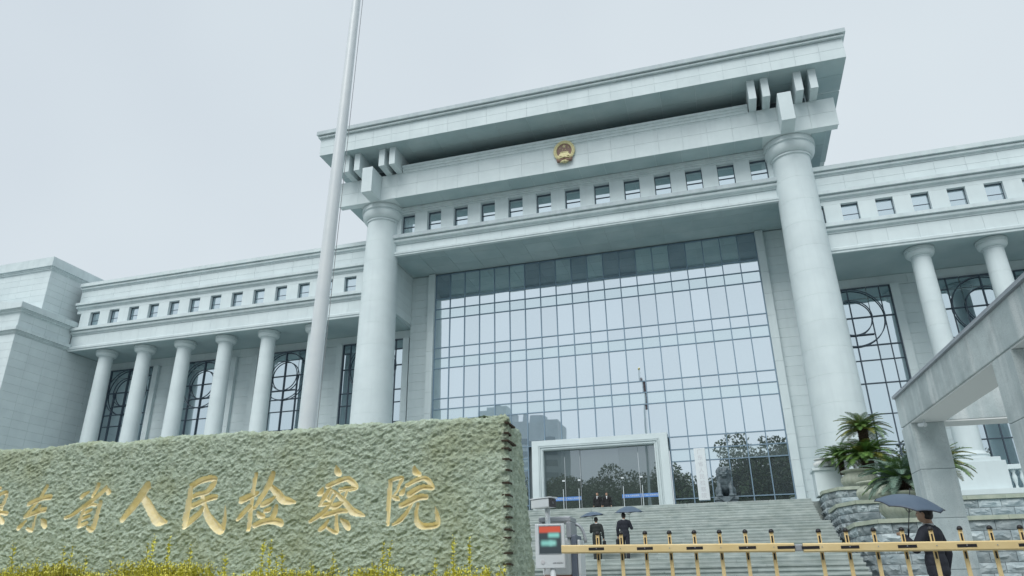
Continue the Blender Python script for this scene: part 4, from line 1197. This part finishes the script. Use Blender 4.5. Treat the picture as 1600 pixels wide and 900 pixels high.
# ================================================================== people
SKIN = noisy('skin', (.42, .26, .18), (.48, .30, .21), 12, .55)
HAIR = noisy('black_hair', (.008, .008, .009), (.02, .018, .016), 40, .5)
NAVY = noisy('navy_suit', (.012, .015, .024), (.022, .026, .038), 20, .85)
BLKS = noisy('black_suit', (.010, .011, .013), (.020, .021, .024), 20, .85)
GRNS = noisy('dark_green_grey_suit', (.016, .021, .021), (.028, .034, .033), 20, .85)
SHIRT = plain('white_shirt', (.68, .71, .73), .7)
SHOE = plain('black_shoe', (.01, .01, .01), .35)
UMB = noisy('umbrella_cloth', (.075, .115, .17), (.10, .145, .20), 3, .55)
UMBD = plain('umbrella_edge', (.02, .025, .04), .6)
UMBM = plain('umbrella_metal', (.12, .12, .13), .35, .7)
def limb(m, pts, rads):
    for (a, b), (ra, rb) in zip(zip(pts, pts[1:]), zip(rads, rads[1:])): cone(m, a, b, ra, rb, 12)
def person(label, loc, rz, H=1.72, suit=NAVY, arms=None, stride=.0, vox=.014, skirt=False, head_turn=0.0, grip=None, lean=0.0, tie=False):
    """faces local +Y.  arms: {side: (elbow, wrist, hand)} for side -1 (left) and 1 (right)"""
    s = H / 1.72
    t = thing('person', label, 'person', loc, rz)
    A = {-1: ((-.255, -.03, 1.13), (-.27, .04, .90), (-.27, .06, .82)), 1: ((.255, -.03, 1.13), (.27, .04, .90), (.27, .06, .82))}
    if arms: A.update(arms)
    S = lambda p: (p[0] * s, p[1] * s, p[2] * s)
    leg = {}
    for sd in (-1, 1):
        st = stride * sd
        leg[sd] = [(sd * .095, 0, .92), (sd * .10, st * .6 + .03, .50), (sd * .10, st, .10)]
    # --- body
    m = MB()
    m.ell(S((0, 0, 1.02)), (.155 * s, .10 * s, .13 * s)); m.ell(S((0, 0, 1.18)), (.14 * s, .095 * s, .16 * s)); m.ell(S((0, 0, 1.33)), (.165 * s, .105 * s, .14 * s))
    cone(m, S((0, -.01, 1.40)), S((0, .0, 1.52)), .065 * s, .056 * s)
    hc = Vector((0, .02, 1.615)) * s
    q = Matrix.Rotation(head_turn, 3, 'Z')
    hp = lambda x, y, z: tuple(hc + q @ (Vector((x, y, z)) * s))
    m.ell(tuple(hc), (.074 * s, .092 * s, .108 * s), 18, 12, rot=q); m.ell(hp(0, .03, -.055), (.056 * s, .062 * s, .058 * s), rot=q)
    m.ell(hp(0, .092, -.012), (.014 * s, .02 * s, .026 * s), 8, 6, rot=q); m.ell(hp(0, .086, -.058), (.026 * s, .012 * s, .010 * s), 8, 6, rot=q)
    for sd in (-1, 1):
        m.ell(hp(sd * .077, -.005, -.01), (.011 * s, .022 * s, .032 * s), 8, 6, rot=q)
        e, w, h = A[sd]
        limb(m, [S((sd * .185, 0, 1.39)), S(e), S(w)], [.05 * s, .042 * s, .028 * s])
        W, Hd = Vector(S(w)), Vector(S(h)); d = (Hd - W).normalized()
        side = d.cross(Vector((0, 0, 1))) if abs(d.z) < .9 else Vector((0, 1, 0))
        side.normalize(); up = d.cross(side)
        cone(m, tuple(W), tuple(W + d * .07 * s), .027 * s, .034 * s)
        for k in range(4):
            o = side * (.022 * (k - 1.5) * s)
            ln = (.07, .078, .074, .058)[k] * s
            b = W + d * .085 * s + o
            if grip == sd:
                limb(m, [tuple(b), tuple(b + d * .03 * s + up * .02 * s), tuple(b + d * .012 * s + up * .045 * s)], [.0105 * s, .010 * s, .009 * s])
            else:
                limb(m, [tuple(b), tuple(b + d * ln * .6 + up * .008 * s), tuple(b + d * ln + up * .022 * s)], [.0105 * s, .009 * s, .008 * s])
        limb(m, [tuple(W + d * .03 * s + side * .03 * s), tuple(W + d * .065 * s + side * .05 * s + up * .02 * s), tuple(W + d * .095 * s + side * .045 * s + up * .03 * s)], [.012 * s, .011 * s, .009 * s])
        limb(m, [S(p) for p in leg[sd]], [.075 * s, .052 * s, .036 * s])
    remesh(m.build('body', SKIN, t), min(vox, .012), 1)
    # --- eyes and mouth
    f = MB()
    for sd in (-1, 1): f.ell(hp(sd * .031, .079, .008), (.012 * s, .006 * s, .006 * s), 8, 6, rot=q)
    f.build('eyes', HAIR, t, smooth=True)
    # --- hair
    hb = MB()
    hb.ell(hp(0, -.018, .028), (.084 * s, .093 * s, .098 * s), 18, 12, rot=q); hb.ell(hp(0, -.035, -.02), (.078 * s, .072 * s, .075 * s), rot=q); hb.ell(hp(0, .045, .085), (.06 * s, .045 * s, .03 * s), rot=q)
    remesh(hb.build('hair', HAIR, t), .012, 1)
    # --- shirt collar
    MB().lathe([(.078 * s, 0), (.068 * s, .05 * s), (.064 * s, .05 * s)], 0, 0, 1.435 * s, 20, cap=False).build('collar', SHIRT, t, smooth=True)
    if tie:
        MB().add([S((-.05, .118, 1.46)), S((.05, .118, 1.46)), S((0, .135, 1.26))], [(0, 2, 1)]).build('shirt_front', SHIRT, t)
    # --- jacket
    j = MB()
    j.ell(S((0, -.005, 1.345)), (.205 * s, .128 * s, .14 * s)); j.ell(S((0, -.005, 1.20)), (.178 * s, .122 * s, .19 * s)); j.ell(S((0, 0, 1.00)), (.185 * s, .13 * s, .20 * s)); j.ell(S((0, -.005, .90)), (.188 * s, .132 * s, .12 * s))
    cone(j, S((-.17, -.01, 1.395)), S((.17, -.01, 1.395)), .066 * s, .066 * s); cone(j, S((-.10, -.015, 1.43)), S((.10, -.015, 1.43)), .05 * s, .05 * s)
    for sd in (-1, 1):
        e, w, h = A[sd]
        wv = tuple(Vector(S(e)).lerp(Vector(S(w)), .96))
        limb(j, [S((sd * .192, -.005, 1.375)), S(e), wv], [.074 * s, .062 * s, .048 * s])
    remesh(j.build('jacket', suit, t), vox, 3)
    if tie:
        lp = MB()
        for sd in (-1, 1): lp.add([S((sd * .035, .122, 1.47)), S((sd * .085, .125, 1.40)), S((sd * .008, .145, 1.22))], [(0, 1, 2) if sd < 0 else (0, 2, 1)])
        lp.build('lapels', suit, t)
    # --- trousers, shoes
    tr = MB()
    tr.ell(S((0, 0, .93)), (.165 * s, .115 * s, .12 * s))
    for sd in (-1, 1):
        limb(tr, [S(leg[sd][0]), S(leg[sd][1]), S((leg[sd][2][0], leg[sd][2][1], .10))], [.098 * s, .076 * s, .062 * s])
    remesh(tr.build('trousers', suit, t), vox, 3)
    for sd in (-1, 1):
        x, y = leg[sd][2][0] * s, leg[sd][2][1] * s
        sh = MB(); sh.ell((x, y + .06 * s, .045 * s), (.045 * s, .13 * s, .045 * s)); sh.ell((x, y - .03 * s, .05 * s), (.04 * s, .06 * s, .05 * s))
        sh.build('shoe', SHOE, t, smooth=True)
    return t
def umbrella(label, top, hand, rad, rise, tilt=(0, 0), n=8, mat=UMB):
    """canopy apex at 'top', shaft down to 'hand'"""
    t = thing('umbrella', label, 'umbrella', hand)
    ax = Vector(top) - Vector(hand); Ls = ax.length
    rot = Vector((0, 0, 1)).rotation_difference(ax.normalized()).to_matrix().to_4x4()
    root = rot
    cn = MB(); seg = 5; rg = 9
    def P(a, q):
        k = a * n / (2 * math.pi); fr = abs((k % 1) - .5) * 2      # 1 on a rib, 0 between ribs
        sc = 1 - .055 * (1 - fr ** 2) * q
        z = Ls - .03 - rise * (1 - math.cos(q * 1.25)) / (1 - math.cos(1.25)) + .02 * (1 - fr ** 2) * q * q
        return (rad * q * sc * math.cos(a), rad * q * sc * math.sin(a), z)
    na = n * seg
    vs = [(0, 0, Ls - .03)] + [P(2 * math.pi * i / na, (k + 1) / rg) for k in range(rg) for i in range(na)]
    fs = [(0, 1 + i, 1 + (i + 1) % na) for i in range(na)]
    for k in range(rg - 1):
        fs += [(1 + k * na + i, 1 + (k + 1) * na + i, 1 + (k + 1) * na + (i + 1) % na, 1 + k * na + (i + 1) % na) for i in range(na)]
    c = cn.add(vs, fs).build('canopy', mat, t, smooth=True)
    sol = c.modifiers.new('cloth', 'SOLIDIFY'); sol.thickness = .003
    c.matrix_local = root
    rb = []
    for i in range(n):
        a = 2 * math.pi * (i + .0) / n
        pts = [(P(a, q)[0], P(a, q)[1], P(a, q)[2] - .006) for q in (.02, .25, .5, .75, 1.0)]
        o = MB().tube(pts, .003, 5).build('rib', UMBM, c)
        o2 = MB().tube([(0, 0, Ls - rise - .12), (P(a, .5)[0], P(a, .5)[1], P(a, .5)[2] - .008)], .0025, 5).build('strut', UMBM, c)
    hem = MB().tube([P(2 * math.pi * i / na, 1.0) for i in range(na + 1)], .006, 4, cap=False).build('hem', UMBD, c)
    s = MB().tube([(0, 0, -.10), (0, 0, Ls + .05)], .006, 8).build('shaft', UMBM, t); s.matrix_local = root
    h = MB().tube([(0, 0, .06), (0, 0, -.1), (.02, 0, -.13), (.05, 0, -.13)], .013, 8).build('handle', UMBD, t, smooth=True); h.matrix_local = root
    return t
def bag(label, loc, rz, w=.36, h=.27, d=.09):
    t = thing('briefcase', label, 'bag', loc, rz)
    MB().bevbox(-d / 2, d / 2, -w / 2, w / 2, -h, 0, .015).build('case', plain('bag_black', (.014, .015, .018), .45), t)
    MB().tube([(0, -.06, -.005), (0, -.05, .05), (0, .05, .05), (0, .06, -.005)], .008, 6).build('handle', SHOE, t)
    return t
# two people at the doors, facing the street
person('person in dark suit and white collar at the doors, left of the pair', (.0, -1.1, PLAT), R(176), 1.70, BLKS, stride=.04, vox=.02, tie=True)
person('person in dark suit and white collar at the doors, right of the pair', (.60, -1.1, PLAT), R(186), 1.68, BLKS, stride=-.05, vox=.02, tie=True)
bag('dark bag hanging from the hand of the left person at the doors', (-.28, -1.16, PLAT + .80), 0)
# two people climbing the stairs with umbrellas
ZL = 1.65
person('person in dark green-grey jacket climbing the stairs under the left umbrella', (3.00, -19.15, ZL), R(4), 1.62, GRNS,
       arms={-1: ((-.24, .08, 1.16), (-.15, .24, 1.22), (-.14, .27, 1.27))}, stride=.12, vox=.018, grip=-1)
umbrella('dark blue umbrella over the left person on the stairs', (2.80, -18.95, ZL + 1.88), (2.86, -18.90, ZL + 1.20), .50, .17)
bag('dark handbag in the right hand of the person under the left stair umbrella', (3.27, -19.1, ZL + .74), R(20), .30, .2)
person('tall person in navy suit climbing the stairs under the right umbrella', (4.06, -18.95, ZL), R(-3), 1.76, NAVY,
       arms={1: ((.27, .05, 1.16), (.20, .25, 1.24), (.19, .28, 1.29))}, stride=-.12, vox=.018, grip=1)
umbrella('larger dark blue umbrella with dark spots over the tall person on the stairs', (4.25, -18.72, ZL + 2.06), (4.25, -18.66, ZL + 1.30), .58, .25)
bag('dark briefcase in the left hand of the tall person on the stairs', (3.78, -18.88, ZL + .80), R(-8), .34, .25)
# the near man on the right
WX, WY = 10.54, -37.55
man = person('person in dark navy suit walking left behind the barrier under a blue umbrella', (WX, WY, 0), R(56), 1.67, NAVY,
       arms={-1: ((-.28, .10, 1.17), (-.16, .27, 1.33), (-.13, .31, 1.37)), 1: ((.26, -.06, 1.12), (.26, .02, .86), (.26, .04, .78))}, stride=.16, vox=.011, head_turn=R(4), grip=-1)
umbrella('blue-grey umbrella held by the near walking man in front of the gate pillar', (10.42, -37.50, 1.845), (10.325, -37.37, 1.335), .415, .145)

# ================================================================== golden hedge plants in front of the sign
GLD = [noisy('privet_gold_%d' % i, a, b, 20, .5, vary=.2) for i, (a, b) in enumerate((((.66, .64, .07), (.80, .77, .16)), ((.54, .58, .06), (.68, .69, .11)), ((.28, .36, .05), (.44, .49, .08))))]
TWG = plain('twig', (.10, .09, .04), .9)
def shrub_mesh(seed, w=.62, h=.8, sprigs=78):
    r = random.Random(seed)
    m = MB(); tw = MB()
    for i in range(sprigs):
        x, y = r.uniform(-w * .55, w * .55), r.gauss(0, .14)
        hh = h * r.uniform(.84, .98) if r.random() < .965 else h * r.uniform(1.08, 1.3)
        lx, ly = r.uniform(-.12, .12), r.uniform(-.10, .06)
        pts = [(x * .5, y * .5, 0), (x * .85, y * .85, hh * .5), (x + lx, y + ly, hh)]
        tw.tube(pts, [.006, .004, .002], 4)
        nl = int(48 * hh)
        for k in range(nl):
            t = .52 + .48 * k / nl
            a, b, c = Vector(pts[0]), Vector(pts[1]), Vector(pts[2])
            p = a.lerp(b, t * 2) if t < .5 else b.lerp(c, t * 2 - 1)
            az = k * 1.9 + r.uniform(-.5, .5); el = r.uniform(.1, .9)
            d = Vector((math.cos(az) * math.cos(el), math.sin(az) * math.cos(el), math.sin(el)))
            L = r.uniform(.030, .052) * (1.15 - .5 * (t > .93))
            sd = d.cross(Vector((0, 0, 1))).normalized() * L * .40
            q = p + d * .006
            mi = 0 if t > .62 else (1 if r.random() < .7 else 2)
            up = sd.cross(d).normalized() * L * .08
            m.add([q, q + d * L * .5 + sd + up, q + d * L, q + d * L * .5 - sd + up], [(0, 1, 2), (0, 2, 3)], mi)
    return m.mesh('leaves', GLD), tw.mesh('stems', TWG)
SHR = [shrub_mesh(40 + i) for i in range(4)]
rs = random.Random(9)
for i in range(22):
    x = -2.6 + .40 * i + rs.uniform(-.06, .06)
    if x > 5.5: break
    big = 1.18 if x < 2.0 else 1.03
    t = thing('golden_shrub', 'low golden-yellow leafy shrub in the row before the carved stone', 'shrub', (x, -40.42 + rs.uniform(-.1, .06), 0), rs.uniform(-.4, .4), 'golden shrubs along the carved stone')
    a, b = SHR[rs.randrange(4)]
    sc = 1.16 * big * rs.uniform(.92, 1.08)
    for nm, me in (('leaves', a), ('stems', b)):
        o = link(nm, me, t); o.scale = (1, 1, sc)

# ================================================================== trees and towers across the street (mirrored in the glass)
BARK = noisy('bark', (.05, .04, .03), (.10, .08, .06), 6, .95)
FOL = noisy('tree_leaf', (.030, .055, .018), (.075, .11, .035), 0.9, .6, vary=.25)
def tree_mesh(seed, H):
    r = random.Random(seed)
    tk = MB()
    base = Vector((0, 0, 0)); top = Vector((r.uniform(-.6, .6), r.uniform(-.6, .6), H * .55))
    tk.tube([base, base.lerp(top, .5) + Vector((r.uniform(-.2, .2), 0, 0)), top], [.38, .28, .16], 8)
    clumps = []
    for i in range(11):
        a = i * 2.4 + r.uniform(-.4, .4)
        z = H * r.uniform(.30, .55)
        st = base.lerp(top, z / (H * .55))
        L = H * r.uniform(.18, .34)
        el = r.uniform(.2, 1.25)
        e = st + Vector((math.cos(a) * math.cos(el), math.sin(a) * math.cos(el), math.sin(el))) * L
        tk.tube([st, st.lerp(e, .5) + Vector((0, 0, .25)), e], [.13, .09, .03], 6)
        clumps.append((e, H * r.uniform(.10, .17)))
        for k in range(2):
            e2 = e + Vector((r.uniform(-1, 1), r.uniform(-1, 1), r.uniform(-.2, 1))) * H * .12
            tk.tube([e, e2], [.03, .012], 4)
            clumps.append((e2, H * r.uniform(.07, .13)))
    nL = 14000
    cs = np.array([c[0][:] for c in clumps]); rr = np.array([c[1] for c in clumps])
    g = np.random.default_rng(seed)
    idx = g.choice(len(clumps), nL, p=rr ** 2 / (rr ** 2).sum())
    dirs = g.normal(size=(nL, 3)); dirs /= np.linalg.norm(dirs, axis=1)[:, None]
    P = cs[idx] + dirs * (rr[idx] * g.uniform(.35, 1.05, nL) ** .6)[:, None] * np.array([1.15, 1.15, .8])
    n = g.normal(size=(nL, 3)) + np.array([0, 0, .6]); n /= np.linalg.norm(n, axis=1)[:, None]
    a = np.cross(n, g.normal(size=(nL, 3))); a /= np.linalg.norm(a, axis=1)[:, None]; b = np.cross(n, a)
    s = g.uniform(.10, .24, nL)[:, None]
    V = np.stack([P - a * s, P + b * s * .55, P + a * s, P - b * s * .55], 1).reshape(-1, 3)
    me = bpy.data.meshes.new('crown')
    me.from_pydata(V.tolist(), [], [(4 * i, 4 * i + 1, 4 * i + 2, 4 * i + 3) for i in range(nL)])
    me.materials.append(FOL)
    return tk.mesh('trunk', BARK, True), me
TREES = [tree_mesh(71 + i, 15) for i in range(3)]
rt = random.Random(21)
for i, (x, y, h) in enumerate(((-31, -64, 15.4), (-25, -67, 15.8), (-19, -63, 15.2), (-13.5, -66, 15.6), (-8, -63, 14.6), (-2.5, -66, 15.2), (2.5, -64, 15.2), (7.5, -67, 15), (13.4, -64, 17.5), (18.8, -63, 19), (25, -65, 18), (32, -66, 16), (40, -66, 15))):
    t = thing('street_tree', 'leafy street tree across the road, mirrored in the glass front', 'tree', (x, y, 0), rt.uniform(0, 6.28), 'trees mirrored in the glass')
    t.scale = (h / 12.5, h / 12.5, h / 11.8)
    a, b = TREES[i % 3]
    link('trunk', a, t); link('crown', b, t)
TWR = noisy('tower_render', (.44, .50, .53), (.50, .56, .59), .3, .8)
TWG_ = plain('tower_window', (.26, .31, .34), .25)
def tower(label, x, y, w, d, h, step):
    t = thing('tower_block', label, 'building', (x, y, 0))
    MB().box(-w / 2, w / 2, -d / 2, d / 2, 0, h).build('wall', TWR, t)
    MB().box(-w / 4, w / 8, -d / 4, d / 4, h + .01, h + step).box(-w / 2 + .01, w / 2 - .01, -d / 2 + .01, d / 2 - .01, h + .005, h + 1.0).build('roof_house', TWR, t)
    nf = int(h / 3.4)
    for k in range(2, nf):
        MB().box(-w / 2 + 1, w / 2 - 1, d / 2 + .02, d / 2 + .1, k * 3.4, k * 3.4 + 1.7).build('window_band', TWG_, t)
tower('grey tower block mirrored in the glass above the entrance', -46, -170, 15, 14, 47, 4)
tower('slimmer grey tower block mirrored beside the taller one', -62, -178, 11, 14, 54, 3)

# small white floodlights on the ledges
for i, (x, y, z) in enumerate(((12.75, -9.95, PLAT + 1.302), (16.55, -15.85, 3.792))):
    t = thing('floodlight', ('small white floodlight on the pale stair pedestal', 'small white floodlight on the middle planter tier right of the gate pillar')[i], 'floodlight', (x, y, z))
    MB().bevbox(-.16, .16, -.1, .1, .08, .2, .02).build('lamp_head', METW, t)
    MB().tube([(0, 0, 0), (0, 0, .09)], .03, 8).build('stem', METG, t)
